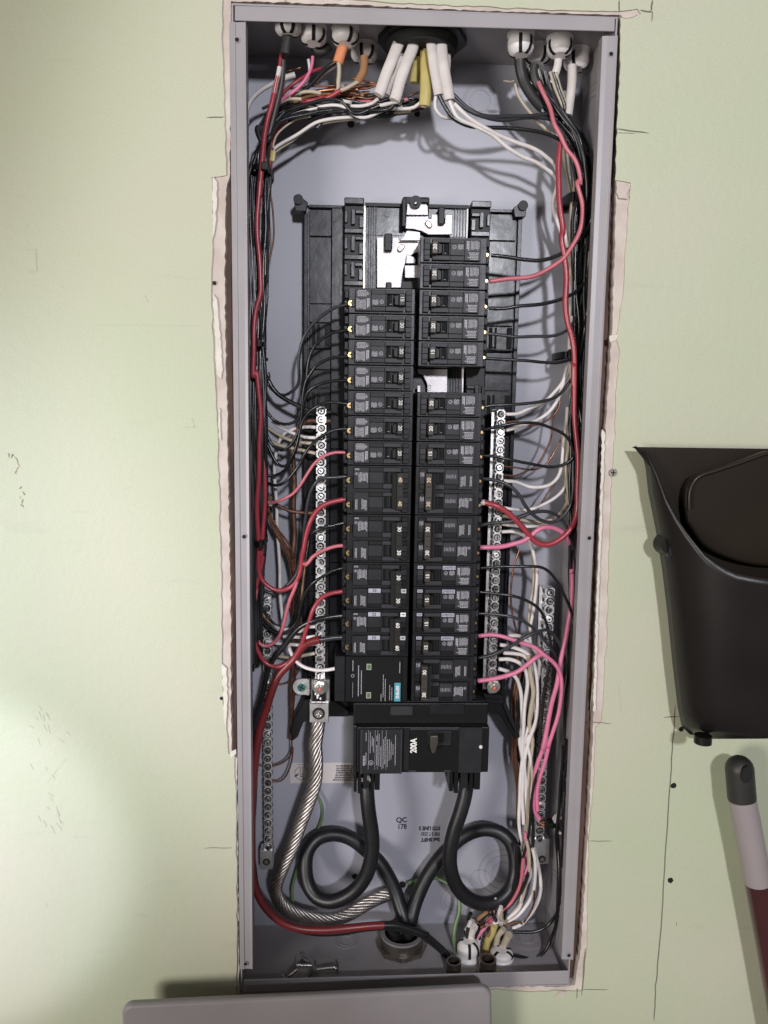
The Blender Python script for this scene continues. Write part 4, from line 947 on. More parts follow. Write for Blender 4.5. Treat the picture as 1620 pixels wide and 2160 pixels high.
wire('wire', 'tan_ins', .0023, 'A:938,485 942,560 938,630 935,695 900,740', [.038, .040, .045], 'cream wire dropping straight down out of the orange cable sheath')
wire('wire', 'black_ins', .0020, 'A:920,480 870,510 800,580 740,640 640,720', [.040, .05], 'black wire leaving the orange cable sheath to the left')
wire('wire', 'white_ins', .0019, 'A:925,495 880,530 810,580 760,640', [.044, .055], 'white wire leaving the orange cable sheath to the left')
wire('cable', 'brown_ins', .0040, 'A:1135,440 1135,500 1125,560 1105,600 1080,640', [.050, .044, .04], 'brown sheathed cable bending out of the fourth white connector', 'cable', rb=.003)
wire('wire', 'tan_ins', .0021, 'A:1095,630 1040,660 990,690 950,702', [.040, .038], 'cream wire stub between brown cable and red wire at upper left')
wire('wire', 'red_ins', .0024, 'A:955,700 910,725 850,755 790,770 720,785 640,790', [.038, .045, .055], 'short bright red wire in the bundle under the fourth white connector')
for i, sp_ in enumerate(('A:1250,650 1200,640 1130,630 1040,605', 'A:1250,655 1200,675 1130,688 1060,680 980,660', 'A:1225,755 1160,765 1080,750 1040,760', 'A:1600,710 1540,725 1490,742', 'A:640,525 590,540 540,553', 'A:1060,770 960,760 880,765 760,740', 'A:900,665 820,668 700,672 560,690')):
    wire('ground_wire', 'copper', .0010, sp_, [.050, .055], 'thin bare copper wire glinting among the cables at the top left of the box', group='bare copper wires in the top left tangle', n=6)
# romex cables at the top
for nm, c_, r_, rb_, sp_, d_, lb in (
    ('cable', 'sheath_white', .0056, .0030, 'N:500,200 460,320 400,440 330,620 240,840 150,1090 120,1150', [.040, .030, .028], 'flat white cable, leftmost under the black grommet'),
    ('cable', 'sheath_white', .0056, .0030, 'N:660,230 640,340 610,480 520,700 430,960 370,1180 350,1230', [.040, .028, .026], 'flat white cable, second from left under the black grommet'),
    ('cable', 'sheath_white', .0040, .0028, 'N:470,520 450,680 390,860 300,1000 230,1150', [.055, .045], 'flat white cable half hidden behind the two leftmost white cables'),
    ('cable', 'yellow_ins', .0050, .0030, 'N:680,560 670,700 650,850 635,980', [.060, .056], 'short yellow cable end behind the white cables'),
    ('cable', 'yellow_ins', .0058, .0034, 'N:800,420 795,620 800,850 800,1050 790,1200 780,1310', [.044, .034, .034], 'yellow cable hanging in the middle under the black grommet'),
    ('cable', 'sheath_white', .0050, .0030, 'N:855,150 865,270 880,480 910,720 945,930 985,1150', [.040, .026, .026], 'flat white cable, second from right under the black grommet'),
    ('cable', 'sheath_white', .0055, .0032, 'N:1010,170 1020,290 1025,480 1050,720 1085,930 1120,1120 1135,1220', [.040, .024, .024], 'flat white cable, rightmost in front under the black grommet'),
    ('cable', 'sheath_white', .0040, .0028, 'N:1095,520 1100,650 1090,800', [.050, .045], 'white cable peeking out behind the rightmost cable under the black grommet')):
    wire(nm, c_, r_, sp_, d_, lb, 'cable', rb=rb_, n=14)
wire('paper_wrap', 'fray', .0034, 'N:790,1230 775,1280 765,1330', [.034, .036], 'frayed paper filler at the end of the yellow cable', 'paper filler', rb=.0024)
# sweep of conductors from the top cables into the left bundle
rnd = random.Random(21)
sweep = [('black_ins', 0), ('black_ins', 0), ('grey_ins', 0), ('black_ins', 0), ('tan_ins', 0), ('black_ins', 0), ('white_ins', 0), ('grey_ins', 0), ('black_ins', 0), ('brown_ins', 0), ('black_ins', 0), ('darkred_ins', 0), ('grey_ins', 0), ('black_ins', 0), ('black_ins', 0), ('grey_sheath', 0), ('black_ins', 0), ('black_ins', 0), ('rose_ins', 0), ('black_ins', 0)] + [('black_ins', 0), ('grey_ins', 0), ('black_ins', 0), ('darkred_ins', 0), ('black_ins', 0), ('black_ins', 0), ('grey_sheath', 0), ('black_ins', 0)]
cn = {'black_ins': 'black', 'grey_ins': 'dark grey', 'tan_ins': 'cream', 'white_ins': 'white', 'brown_ins': 'brown', 'darkred_ins': 'dark red', 'grey_sheath': 'grey brown', 'rose_ins': 'rose'}
for i, (c_, _) in enumerate(sweep):
    k = i / (len(sweep) - 1); j = rnd.uniform(-5, 5); e = rnd.uniform(0, 1)
    x0 = 790 + 120 * e; y0 = 212 + 14 * rnd.random() + 14 * (1 - k)
    t = .02 + .96 * rnd.random()
    p_ = [(x0, y0 - 6), (x0 - 60, y0 + 12 + j * .4), (720, 232 - 26 * k + j), (650, 238 - 24 * k + j), (600, 262 - 34 * k + j), (570 - 8 * k, 300 - 34 * k), (548 + 22 * t - 8 * k, 345)]
    p_ += [(bundle_x('L', y, min(1, max(0, t + rnd.uniform(-.12, .12)))), y) for y in (430, 540, 650, 760, 880, 1000, 1120, 1240, 1330 + rnd.uniform(0, 90))]
    d = rnd.uniform(.05, .092)
    wire('wire', c_, rnd.choice((R1, R1, R2)), p_, [.036 + .03 * e, d * .8, d, d, d, d * .95, d, d, d], f"{cn[c_]} wire in the bundle running down the left wall of the box", group=f'{cn[c_]} wires of the left bundle')
for i in range(11):
    t = .0 + .95 * i / 10
    wire('wire', 'black_ins' if i % 3 else 'grey_ins', R2, [(600 - 4 * i, 236 + 3 * i), (572 - 3 * i, 268), (546 + 10 * t, 312)] + [(bundle_x('L', y, max(0, min(1, t + rnd.uniform(-.10, .10)))), y) for y in (370, 480, 590, 700, 810, 930, 1050, 1170, 1290, 1400)], [.05, .042, .036, .034 + .002 * i], 'black wire at the front of the bundle along the left wall of the box', group='black wires at the front of the left bundle')
wire('wire', 'white_ins', .0018, 'N:740,1240 640,1320 500,1345 A:1300,850 1200,868 1090,898 900,925 750,955 600,1050 480,1130 400,1190 378,1225', [.034, .045, .05, .055, .05], 'white wire sweeping left under the black wires, upper of the pair')
wire('wire', 'tan_ins', .0017, 'A:1500,860 1300,885 1060,915 850,952 700,1000 560,1100 450,1175 385,1240', [.05, .055, .06, .055], 'cream wire sweeping left under the black wires, lower of the pair')
wire('wire', 'tan_ins', .0010, 'A:720,905 600,930 510,990 450,1060 425,1150', [.045, .045], 'thin cream wire curling above the sweeping white pair')
wire('wire', 'white_ins', .0017, 'A:1240,770 1200,800 1120,822 1000,826 880,815', [.03, .05], 'white wire emerging from the leftmost white cable')
wire('wire', 'white_ins', .0019, 'A:1390,790 1340,800 1280,815 1180,825 1060,822', [.028, .05], 'white wire emerging from the second white cable')
wire('wire', 'black_ins', .0019, 'A:1380,785 1350,835 1300,855 1150,860 950,850 800,845 650,830 540,880 460,960 430,1060', [.030, .04, .05, .055], 'black wire arching left from the second white cable')
wire('wire', 'tan_ins', .0018, 'A:800,725 730,712 650,715 560,745', [.045, .05], 'cream wire highest in the tangle left of the cables')
wire('wire', 'tan_ins', .0018, 'A:650,770 600,770 530,775 480,800', [.045, .05], 'cream wire lying low in the tangle near the left wall')
wire('wire', 'white_ins', .0017, 'A:1030,795 960,780 880,765', [.036, .05], 'short white wire in the middle of the top tangle')
wire('tag_strip', 'yellow_ins', .0028, 'A:430,1170 425,1215 420,1250', [.045, .045], 'small yellow strip tucked behind the upper left zip tie', 'strip', rb=.0006)
# right-hand top conductors
wire('wire', 'white_ins', .0018, 'B:140,690 135,800 180,860 270,885 380,930', [.028, .030, .045], 'short white wire curling out of the second cable from right')
wire('wire', 'white_ins', .0021, 'B:240,750 300,870 400,930 550,1000 700,1110 790,1170 900,1220 1040,1340 D:1060,180 1130,420 1150,700', [.026, .030, .038, .045, .06, .07], 'long white wire, lower of two slanting right across the back')
wire('wire', 'white_ins', .0021, 'B:275,770 380,870 500,950 600,1000 750,1060 850,1100 950,1160 1030,1240 D:1090,150 1150,400 1165,650', [.026, .030, .038, .045, .06, .07], 'long white wire, upper of two slanting right across the back')
wire('wire', 'black_ins', .0020, 'B:150,680 200,780 270,880 370,930 500,945 650,955 850,965 950,990 1050,1040 1150,1120 L:330,950 500,1250', [.028, .030, .035, .042, .05], 'black wire, lowest of three crossing right below the top cables')
wire('wire', 'grey_ins', .0020, 'B:265,700 350,780 450,840 550,865 700,868 850,858 980,848 1100,880 1200,950 1270,1080 1310,1250', [.026, .030, .04, .05, .06], 'dark grey wire, highest of three crossing right below the top cables')
wire('wire', 'grey_ins', .0020, 'B:270,735 380,820 480,865 600,888 800,878 980,880 1080,930 1160,1040 1230,1180', [.026, .030, .04, .05, .06], 'dark grey wire, middle of three crossing right below the top cables')
def Rw(i, col, r, spec, depth, lane, cname, top=280, **k):
    return wire('wire', col, r, spec, depth, f"{cname} wire fastened to the {ordn[i]} terminal down the right breaker column", up=('R', lane, top), **k)
Rw(0, 'black_ins', .0020, 'D:637,513 750,525 850,545 960,550 1060,525 1160,475 1250,390 1310,290 1335,180 1320,20 L:560,1300 470,1000', [.034, .034, .038, .042, .05], .8, 'black')
Rw(1, 'rose_ins', .0023, 'D:625,692 720,680 840,670 930,650 1040,600 1130,540 1190,450 1245,320 1262,180 1225,0 L:460,1350 440,1180 380,1000 270,850 160,600 60,430 0,220 B:930,680 900,610', [.034, .034, .034, .034, .034, .036, .04], .3, 'rose red', top=2000)
Rw(2, 'black_ins', R2, 'D:620,875 740,878 850,860 1000,840 1130,810 1220,760 1280,680 1300,560 1300,400', [.034, .034, .038, .046, .05], .88, 'black')
Rw(3, 'grey_ins', R1, 'D:612,1050 720,1058 820,1072 950,1070 1080,1055 1170,1010 1220,920 1260,800 1280,620', [.034, .034, .038, .046, .05], .7, 'dark grey')
Rw(4, 'black_ins', R1, 'D:582,1218 700,1222 850,1235 1000,1245 1120,1240 1220,1200 1250,1060 1270,900 1280,760', [.034, .034, .038, .046, .055], .6, 'black')
Rw(5, 'black_ins', R1, 'F:640,400 720,385 850,378 1000,375 1150,350 1280,300 1380,200 1440,100 M:560,1300 600,1100 645,850 650,600', [.034, .034, .036, .040, .042, .05], .93, 'glossy black')
Rw(6, 'black_ins', R1, 'F:632,600 720,575 850,550 1000,538 1120,540 1220,570 1320,620 1380,690 1410,790 1415,900 1412,1000', [.034, .030, .036, .040, .042], .5, 'black', top=3000)
Rw(7, 'black_ins', R1, 'F:620,815 720,820 850,840 1000,875 1130,905 1250,912 1370,870 1440,790 1485,680 1480,500 1450,300 1425,150', [.034, .030, .034, .036, .036, .042], .65, 'black')
Rw(8, 'grey_ins', R2, 'F:622,1010 720,1020 810,1040 900,1090 960,1160 1010,1250 1080,1330 1170,1375 1270,1370 1350,1310 1400,1220 1415,1100 1410,950', [.034, .028, .028, .032, .036, .04], .4, 'thick grey')
Rw(9, 'red_ins', .0031, 'F:612,1216 660,1216 700,1225 760,1240 820,1270 880,1320 950,1400 1030,1490 1100,1555 1190,1572 1300,1530 1400,1430 1440,1300 1455,1100 1455,900 1440,650 1430,450 1420,200 1422,30 M:490,1700 490,1400 470,1150 420,950 390,750 400,400 385,200 350,0 L:190,2100 145,1700 140,1300 130,1000 155,720', [.034, .028, .028, .030, .034, .034, .034, .036, .036, .038, .04], .3, 'thick bright red', top=3000,
   stub=[('white_ins', 0, .022, .00315)])
Rw(10, 'grey_ins', R2, 'F:608,1415 680,1395 800,1388 880,1380 980,1330 1080,1295 1180,1290 1270,1330 1340,1400 1390,1500 1410,1620', [.034, .028, .032, .040, .044], .4, 'thick dark', top=3000)
Rw(11, 'pink_ins', .0026, 'F:600,1598 700,1600 800,1590 900,1565 1000,1540 1070,1490 1130,1440 1220,1425 1310,1460 1370,1530 1395,1620 H:1405,80 1400,200', [.034, .028, .030, .040, .066], .3, 'pink', top=3000)
Rw(12, 'black_ins', R1, 'H:625,155 750,148 900,140 1050,138 1150,155 1250,240 1330,360 1390,500 1415,650 1420,900 1415,1200 1400,1500 J:1200,200 1180,450', [.034, .030, .034, .038, .044, .05], .4, 'glossy black', top=3000)
Rw(13, 'black_ins', R1, 'H:618,360 750,370 870,390 1000,430 1110,490 1170,570 1200,680 1220,800 1215,950 1190,1080 1170,1200 1150,1350 1140,1500 J:1010,0 990,150 950,400 935,560 925,650 890,850 850,1000 810,1150 755,1290 730,1400 712,1520', [.034, .030, .034, .038, .042, .044, .044, .044, .05, .055, .06], .4, 'black', top=3000)
Rw(14, 'grey_ins', R1, 'H:612,543 750,548 870,570 980,610 1080,670 1150,740 1210,830 1250,900 1290,980 1310,1100', [.034, .030, .034, .040, .05], .4, 'dark grey', top=3000)
Rw(15, 'pink_ins', .0023, 'H:605,735 700,727 800,735 880,755 1000,800 1090,840 1150,890 1220,940 1270,990 1305,1060 1320,1180 1295,1350 1240,1550 1200,1700 J:1085,0 1040,160 1000,310 985,420 985,540', [.034, .030, .030, .034, .036, .040, .044], .4, 'pink', top=3000)
Rw(16, 'grey_ins', R2, 'H:605,920 700,905 800,870 900,810 1000,740 1100,700 1190,685 1260,740 1310,830 1340,950 1330,1150 1290,1350', [.034, .026, .026, .034, .042, .046], .4, 'thick dark grey', top=3000)
Rw(17, 'pink_ins', .0026, 'H:600,1118 720,1105 830,1075 950,1030 1050,960 1120,905 1150,893', [.034, .026, .028, .033], .4, 'pink', top=3000)
wire('wire', 'pink_ins', .0027, 'H:1405,200 1400,480 1370,620 1340,800 1310,950 1280,1120 1230,1300 1190,1550 1150,1720 J:1050,0 1000,150 965,300 955,430 968,550 1000,600', [.040, .038, .038, .040, .046, .05], 'long pink wire running down the right side to the ground bar')
for a, b in ((2, .88), (3, .9)): pass
# neutrals and grounds at the right bar
def NR(col, r, spec, depth, label, **k): wire(k.pop('name', 'wire'), col, r, spec, depth, label, **k)
NR('white_ins', .0019, 'F:835,460 950,455 1050,410 1150,360 1250,270 1330,180 1365,60 M:430,1450 430,1200 470,900', [.050, .052, .052, .06, .062], 'white wire in the topmost screw of the right neutral bar')
NR('copper', .0011, 'F:835,530 900,522 970,533 1060,555 1150,540 1230,490 1290,400 1300,330', [.050, .056, .062], 'bare copper wire in the second screw of the right neutral bar', name='ground_wire')
NR('white_ins', .0020, 'F:840,598 900,580 1000,550 1100,520 1200,450 1270,350 1310,250 1340,160 M:440,1500 450,1250', [.050, .052, .052, .06], 'white wire in the third screw of the right neutral bar')
NR('copper', .0009, 'F:820,905 920,918 1050,932 1120,920 1200,870 1260,780 1300,700 1330,600', [.050, .056, .062], 'reddish copper wire bent upward right of the neutral bar', name='ground_wire')
NR('copper_old', .0010, 'F:820,980 920,985 1000,950 1100,900 1180,770 1220,660 1240,540 1260,420', [.050, .058, .066], 'dull copper wire bent upward right of the neutral bar', name='ground_wire')
NR('white_ins', .0020, 'F:820,1030 920,1040 1030,1075 1130,1080 1220,1060 1280,1000 1310,900 1330,750 1350,600 1365,400', [.048, .046, .05, .06, .064], 'white wire sagging right of the neutral bar below the black loop')
NR('white_ins', .0018, 'F:808,1258 900,1270 1020,1275 1130,1250 1240,1190 1320,1110 1370,1000 1385,850 1375,650', [.048, .046, .05, .06, .064], 'white wire sagging right just under the thick grey wire')
NR('copper_old', .0010, 'F:1090,1310 1130,1240 1190,1150 1250,1070 1290,1000 1310,900', [.060, .066], 'dull copper wire slanting up behind the white sagging wires', name='ground_wire')
NR('tan_ins', .0019, 'F:805,1330 900,1340 1000,1370 1100,1385 1200,1372 1290,1320 1350,1230 1390,1120 1395,950', [.050, .052, .056, .062], 'cream wire sagging right behind the thick red wire')
NR('white_ins', .0018, 'F:800,1400 900,1410 1050,1415 1200,1398 1290,1345 1340,1260', [.050, .052, .058], 'white wire sagging right just above the pink wire')
NR('white_ins', .0019, 'F:800,1465 900,1465 980,1495 1040,1560 1075,1640 1100,1760 H:1105,150 1090,350 1070,560 1045,700 1050,850 1060,1000', [.050, .054, .060, .062, .062], 'white wire hooking over and running down beside the right ground bar')
NR('tan_ins', .0016, 'H:1062,0 1075,120 1070,300 1045,480 1040,640 1035,800', [.066, .068], 'cream wire hanging behind the hooked white wire')
NR('copper', .0011, 'H:955,0 925,80 895,180 880,320 885,450 908,600 930,715 945,850 940,1000', [.066, .07], 'bare copper wire bowed left beside the right neutral bar', name='ground_wire')
low = [('H:790,810 900,830 1000,870 1060,930 1100,1050 1105,1250 1100,1450 J:925,0 885,150 905,350 912,500 900,650 905,780 935,900 930,1020 880,1150 850,1270 760,1360', 'white_ins', .0022, 'white wire from the fourth lowest right bar screw'),
       ('H:820,880 900,885 990,905 1040,950 1080,1050 1075,1200 1060,1400 J:885,0 868,200 850,400 845,600 865,760 900,900 905,1050', 'white_ins', .0021, 'white wire from the third lowest right bar screw'),
       ('H:780,935 870,935 950,960 1000,1010 1020,1120 1005,1300 990,1500 J:868,0 880,200 890,350 900,520 925,700 960,850 1000,1000 1012,1130 960,1280 870,1400 795,1435', 'white_ins', .0022, 'white wire from the second lowest right bar screw'),
       ('H:780,1015 850,1035 920,1080 960,1180 972,1350 978,1500 J:852,0 870,150 876,330 872,480 880,640', 'white_ins', .0022, 'white wire from the lowest right bar screw'),
       ('H:860,730 960,735 1030,790 1090,870 1118,950 1110,1100 1085,1300 1090,1500 J:915,0 935,150 945,300 930,450', 'white_ins', .0021, 'white wire starting beside the pink wire at the right bar'),
       ('H:1035,900 1050,1050 1075,1200 1050,1350 1040,1500 J:950,0 925,200 918,500 900,700 880,850', 'tan_ins', .0026, 'cream wire in the bundle left of the right ground bar'),
       ('J:950,830 972,950 962,1100 920,1230 850,1330 780,1380 755,1400', 'white_ins', .0021, 'white wire, left of two bowed right toward the bottom connectors'),
       ('J:900,760 925,880 925,1000 890,1120 850,1260 760,1360 650,1450 590,1520 570,1590 575,1640', 'tan_ins', .0020, 'cream wire looping into the yellow bottom conduit')]
for sp_, c_, r_, lb in low: NR(c_, r_, sp_, [.046, .050, .060, .062, .060, .06], lb)
for i, sp_ in enumerate(('H:900,1500 905,1300 930,1200 940,1050 J:795,-250', )): pass
for i, x in enumerate((0, 10, 22, 30)):
    NR('copper' if i % 2 else 'copper_old', .0011, f'H:{930+x*1.2},1050 {905+x},1200 {890+x},1400 {893+x},1600 J:{790+x},60 {806+x},200 {822+x},330 {830+x*.6},480 {832+x*.5},640', [.072 - .003 * i, .07], 'bare copper wire in the bundle right of the main breaker', name='ground_wire', group='bare copper wires right of the main breaker', n=6)
for i, sp_ in enumerate(('H:985,1040 965,1250 1010,1400 1000,1600 J:840,60 862,250 848,420 860,600 850,800', 'H:1000,900 1020,1050 990,1250 1020,1450 J:900,30 895,200 885,380 905,560 895,760 890,900', 'H:1085,950 1125,1100 1120,1300 1105,1500 J:960,60 965,200 940,350 930,500')):
    NR('black_ins', R1, sp_, [.07, .074], 'black wire half hidden behind the white bundle right of the main breaker', group='black wires behind the right white bundle')
# lower right fan
fan = [('J:945,480 950,700 945,900 900,1060 830,1200 740,1300 640,1370 560,1440 510,1510', 'black_ins', R2, 'black wire crossing the lower right bundle toward the leftmost bottom connector'),
       ('J:890,700 905,820 915,950 870,1050 840,1130 790,1230 720,1285 640,1330 590,1390', 'pink_ins', .0018, 'pink wire twisting through the lower right bundle'),
       ('J:880,900 850,1100 820,1180 780,1250 700,1310 620,1345 560,1400 540,1440', 'rose_ins', .0019, 'rose wire running left over the bottom connectors'),
       ('J:640,1370 600,1410 560,1460 530,1500', 'pink_ins', .0022, 'short pink wire entering the leftmost bottom connector'),
       ('J:830,800 820,950 815,1080 790,1180 720,1290 600,1350 540,1440 505,1520', 'black_ins', R2, 'black wire hugging the right coil down to the connectors'),
       ('J:690,1385 650,1390 610,1402 590,1420', 'white_ins', .0022, 'short white wire lying across the bottom connectors'),
       ('J:870,1400 840,1385 780,1400 730,1420', 'copper_old', .0014, 'brown copper wire across the top of the bottom connectors'),
       ('J:960,1150 955,1250 920,1330 880,1390', 'copper', .0011, 'bright copper wire between the two bowed white wires'),
       ('J:770,1480 745,1530 720,1580 705,1620', 'tan_ins', .0045, 'thick cream cable end standing in the right bottom connector'),
       ('J:730,1440 690,1480 670,1560 650,1620', 'tan_ins', .0035, 'cream cable end standing behind the yellow conduit cable'),
       ('J:505,1420 480,1480 490,1560', 'sheath_white', .0048, 'white cable end rising from the leftmost bottom connector'),
       ('J:660,1410 640,1470 610,1520 590,1600 600,1670', 'yellow_ins', .0042, 'yellow cable end rising from the small bottom conduit')]
for sp_, c_, r_, lb in fan: NR(c_, r_, sp_, [.048, .054, .056], lb)
NR('black_ins', R2, 'J:1200,0 1172,300 1145,600 1138,800 1152,1000 1150,1200 1125,1330 1060,1420 980,1455 880,1460 800,1460', [.05, .05, .055, .05, .05], 'glossy black wire curving in from the right to the bottom connectors, upper')
NR('black_ins', R2, 'J:1180,50 1160,400 1130,700 1140,900 1142,1100 1138,1300 1095,1500 1050,1600 960,1660 850,1650 760,1635 690,1630', [.045, .05, .050, .045, .04], 'black wire curving in from the right to the bottom connectors, lower')
rnd = random.Random(55)   # short dark runs filling the tangle under the top cables
for i in range(16):
    c_, n2_ = rnd.choice((('black_ins', 'black'), ('black_ins', 'black'), ('sheath_black', 'black'), ('copper_old', 'dull copper'), ('brown_ins', 'brown'), ('grey_ins', 'dark grey'), ('copper', 'bright copper')))
    yy = rnd.uniform(178, 232); xa = rnd.uniform(690, 860); xb = xa - rnd.uniform(90, 170)
    wire('wire', c_, rnd.uniform(.0012, .0024), [(xa, yy + rnd.uniform(-4, 4)), ((xa + xb) / 2, yy + rnd.uniform(-3, 6)), (max(572, xb), yy + rnd.uniform(2, 16)), (max(548, xb - 45), yy + rnd.uniform(28, 50))], [rnd.uniform(.045, .06), rnd.uniform(.05, .075), rnd.uniform(.055, .08)], f'{n2_} wire in the dark tangle at the top left of the box', group=f'{n2_} wires of the top left tangle')
rnd = random.Random(77)   # tangle over the bottom connectors
for i in range(16):
    x0, y0 = rnd.uniform(985, 1075), rnd.uniform(1890, 1960); an = rnd.uniform(-.6, 1.9); l_ = rnd.uniform(18, 46)
    x1, y1 = x0 - l_ * math.sin(an) * .6, y0 + l_ * abs(math.cos(an)); mx_, my_ = (x0 + x1) / 2 + rnd.uniform(-9, 9), (y0 + y1) / 2 + rnd.uniform(-6, 6)
    c_, n2_ = rnd.choice((('tan_ins', 'cream'), ('copper_old', 'dull copper'), ('black_ins', 'black'), ('brown_ins', 'brown'), ('white_ins', 'white'), ('black_ins', 'black')))
    wire('wire', c_, rnd.uniform(.0012, .0024), [(x0, y0), (mx_, my_), (x1, min(y1, 2000))], [rnd.uniform(.04, .06), rnd.uniform(.045, .07)], f'short {n2_} wire end in the tangle over the bottom connectors', group=f'short {n2_} wire ends at the bottom right')
# right bundle fill
rnd = random.Random(33)
fillR = [('black_ins', 1300)] * 7 + [('tan_ins', 1150), ('white_ins', 1000), ('tan_ins', 1100), ('grey_ins', 1450), ('black_ins', 1850), ('black_ins', 1800), ('white_ins', 900), ('copper_old', 1200), ('black_ins', 1250), ('tan_ins', 1250), ('black_ins', 1400), ('black_ins', 1000)]
for i, (c_, yend) in enumerate(fillR):
    pale_ = c_ in ('tan_ins', 'white_ins', 'copper_old')
    t = rnd.uniform(.12, .55) if pale_ else rnd.uniform(.35, 1.0)
    k = rnd.random()
    p_ = [(1100 + 75 * k, 140 + 14 * k), (1112 + 72 * k, 185), (1140 + 60 * k, 235), (1178 + 40 * t, 290)]
    y = 360
    while y < yend: p_.append((bundle_x('R', y, min(1, max(0, t + rnd.uniform(-.12, .12)))), y)); y += 105
    d = rnd.uniform(.055, .085) if pale_ else rnd.uniform(.045, .090)
    nm2 = {'tan_ins': 'cream', 'white_ins': 'white', 'black_ins': 'black', 'grey_ins': 'dark grey', 'copper_old': 'dull copper'}[c_]
    wire('wire', c_, rnd.choice((R1, R2)), p_, [.045, .05, d, d, d, d, d * .9, d], f'{nm2} wire in the bundle running down the right wall of the box', group=f'{nm2} wires of the right bundle')
wire('wire', 'tan_ins', .0017, 'B:730,620 740,680 790,770 850,850 900,910 970,970 1040,1030', [.05, .055], 'cream wire curving under the leftmost connector at upper right')
wire('wire', 'white_ins', .0020, 'B:990,600 985,680 990,740 1015,790 1060,850', [.05, .055], 'white wire out of the flattened cable at upper right')
wire('cable', 'sheath_white', .0040, 'B:1050,420 1045,480 1025,550 1000,620', [.045, .048], 'flattened cream cable hanging from a connector at upper right', 'cable', rb=.0022, n=12)
wire('cable', 'sheath_white', .0046, 'B:1150,490 1150,600 1138,720 1120,860', [.055, .05], 'round white cable hanging from the rightmost connector', 'cable', n=14)
wire('cable', 'sheath_black', .0058, 'B:765,410 765,480 780,560 800,620 860,720 930,800', [.040, .042, .05], 'black taped cable hanging from the left connector at upper right', 'cable', rb=.004)
wire('cable', 'sheath_black', .0050, 'B:870,480 865,540 890,620 960,700 1020,800 1090,900', [.045, .045, .055], 'black taped cable hanging from the second connector at upper right', 'cable', rb=.0035)
wire('wire', 'white_ins', .0022, 'B:1010,640 1040,690 1075,730 1090,800', [.05, .055], 'short white wire tucked beside the round white cable at upper right')
wire('wire', 'fray', .0009, 'B:720,600 690,610 650,600 640,605', [.045, .045], 'frayed dark threads left of the upper right taped cable')
# left bar neutrals and grounds
def NL(col, r, spec, depth, label, **k): wire(k.pop('name', 'wire'), col, r, spec, depth, label, **k)
NL('copper_old', .0027, 'E:800,438 740,435 670,435 610,438 560,465 505,520 478,620 480,800 490,1000 487,1200 488,1400 475,1600 G:475,60 490,180', [.053, .055, .060, .066, .07], 'thick dull copper wire dropping behind the loops left of the neutral bar', name='ground_wire')
NL('black_ins', .0024, 'E:235,30 320,170 430,260 540,320 600,345 670,357 740,360 800,362', [.06, .058, .055, .055], 'black wire in the topmost screw of the left neutral bar')
NL('white_ins', .0019, 'E:672,492 600,487 500,500 410,540 355,620 330,750 325,950 335,1150 350,1400 362,1700 G:375,420 388,590', [.053, .058, .064, .07, .07, .066], 'long white wire hooking from the left neutral bar straight down')
NL('white_ins', .0018, 'E:672,580 580,575 480,545 400,510 365,490 300,440', [.053, .058, .064], 'white wire in the fourth screw of the left neutral bar')
NL('tan_ins', .0018, 'E:672,632 560,620 450,595 350,555 250,490 200,450', [.053, .058, .064], 'cream wire in the fifth screw of the left neutral bar')
NL('tan_ins', .0019, 'E:672,715 600,695 500,675 380,655 290,620 255,580 230,520', [.053, .058, .064], 'cream wire in the sixth screw of the left neutral bar')
NL('copper_old', .0019, 'E:260,1090 340,1150 450,1200 575,1222 670,1225', [.06, .056], 'dull copper wire passing behind the thick grey wire to the left bar', name='ground_wire')
for i, sp_ in enumerate(('G:300,652 370,672 440,680 480,650', 'G:670,655 610,660 560,690 500,700', 'G:670,738 600,748 540,752 480,745 400,740', 'G:670,802 560,815 460,805 370,800 250,778', 'G:665,882 600,897 520,915 440,918 360,908', 'G:860,1010 760,1025 660,1020 560,990 490,930 450,850 440,810')):
    NL('white_ins' if i != 4 else 'tan_ins', .0020, sp_, [.052 if i else .07, .055, .066] if i != 5 else [.024, .032, .05], ('short white wire low behind the rose loop', 'white wire into the left bar just above the thick black stub', 'white wire into the left bar beside the thick black stub', 'white wire into the left bar just under the dark red cable', 'cream wire into the left bar, lowest of the cluster', 'white wire from the surge protector crossing the left bar')[i])
for i in range(6):
    j = i * 9
    NL('copper' if i % 2 else 'copper_old', .0010, f'E:{205+i*4},{900+i*20} {235+i*3},1100 {262+i*4},1232 {300+i*12},{1340+i*6} {370+i*14},1480 {430+i*12},1600 G:{455+i*8},{150+i*14} {470+i*13},{300+i*12} {478+i*14},500 {482+i*8},700 {478+i*6},900 {462+i*6},1150 {455+i*5},1400 {450+i*4},1620', [.06, .064, .07, .078, .08], 'bare copper wire fanning down behind the loops on the left', name='ground_wire', group='bare copper wires fanning down on the left', n=6)
for i, sp_ in enumerate(('I:415,0 412,90 380,150 330,185 268,204', 'I:425,60 415,170 375,270 330,315 272,322', 'I:145,195 190,200', 'G:545,850 550,950 490,1090 420,1140 340,1150', 'G:440,420 470,500 480,640 520,760')):
    NL('copper', .0010, sp_, [.078, .080], ('bright copper wire curving to the left ground bar, upper', 'bright copper wire curving to the left ground bar, lower', 'copper stub left of the left ground bar', 'copper wire hooking left below the white cluster', 'copper wire crossing behind the rose loop')[i], name='ground_wire', n=6)
for i, (a, b) in enumerate(((0, 0), (18, 22), (40, 30), (60, 48))):
    NL(('grey_ins', 'black_ins', 'brown_ins', 'black_ins')[i], R1, f'G:{175+a*.3},480 {205+a*.6},{590-b} {290+a*.4},{680-b} {390+a*.4},{715-b} {470+a},{640-b} {520+a*.6},480 {545+a*.5},250 E:{600+a*.3},1440', [.07, .072, .074, .07], 'dark wire looping low behind the red loops on the left', group='dark wires looping low on the left')
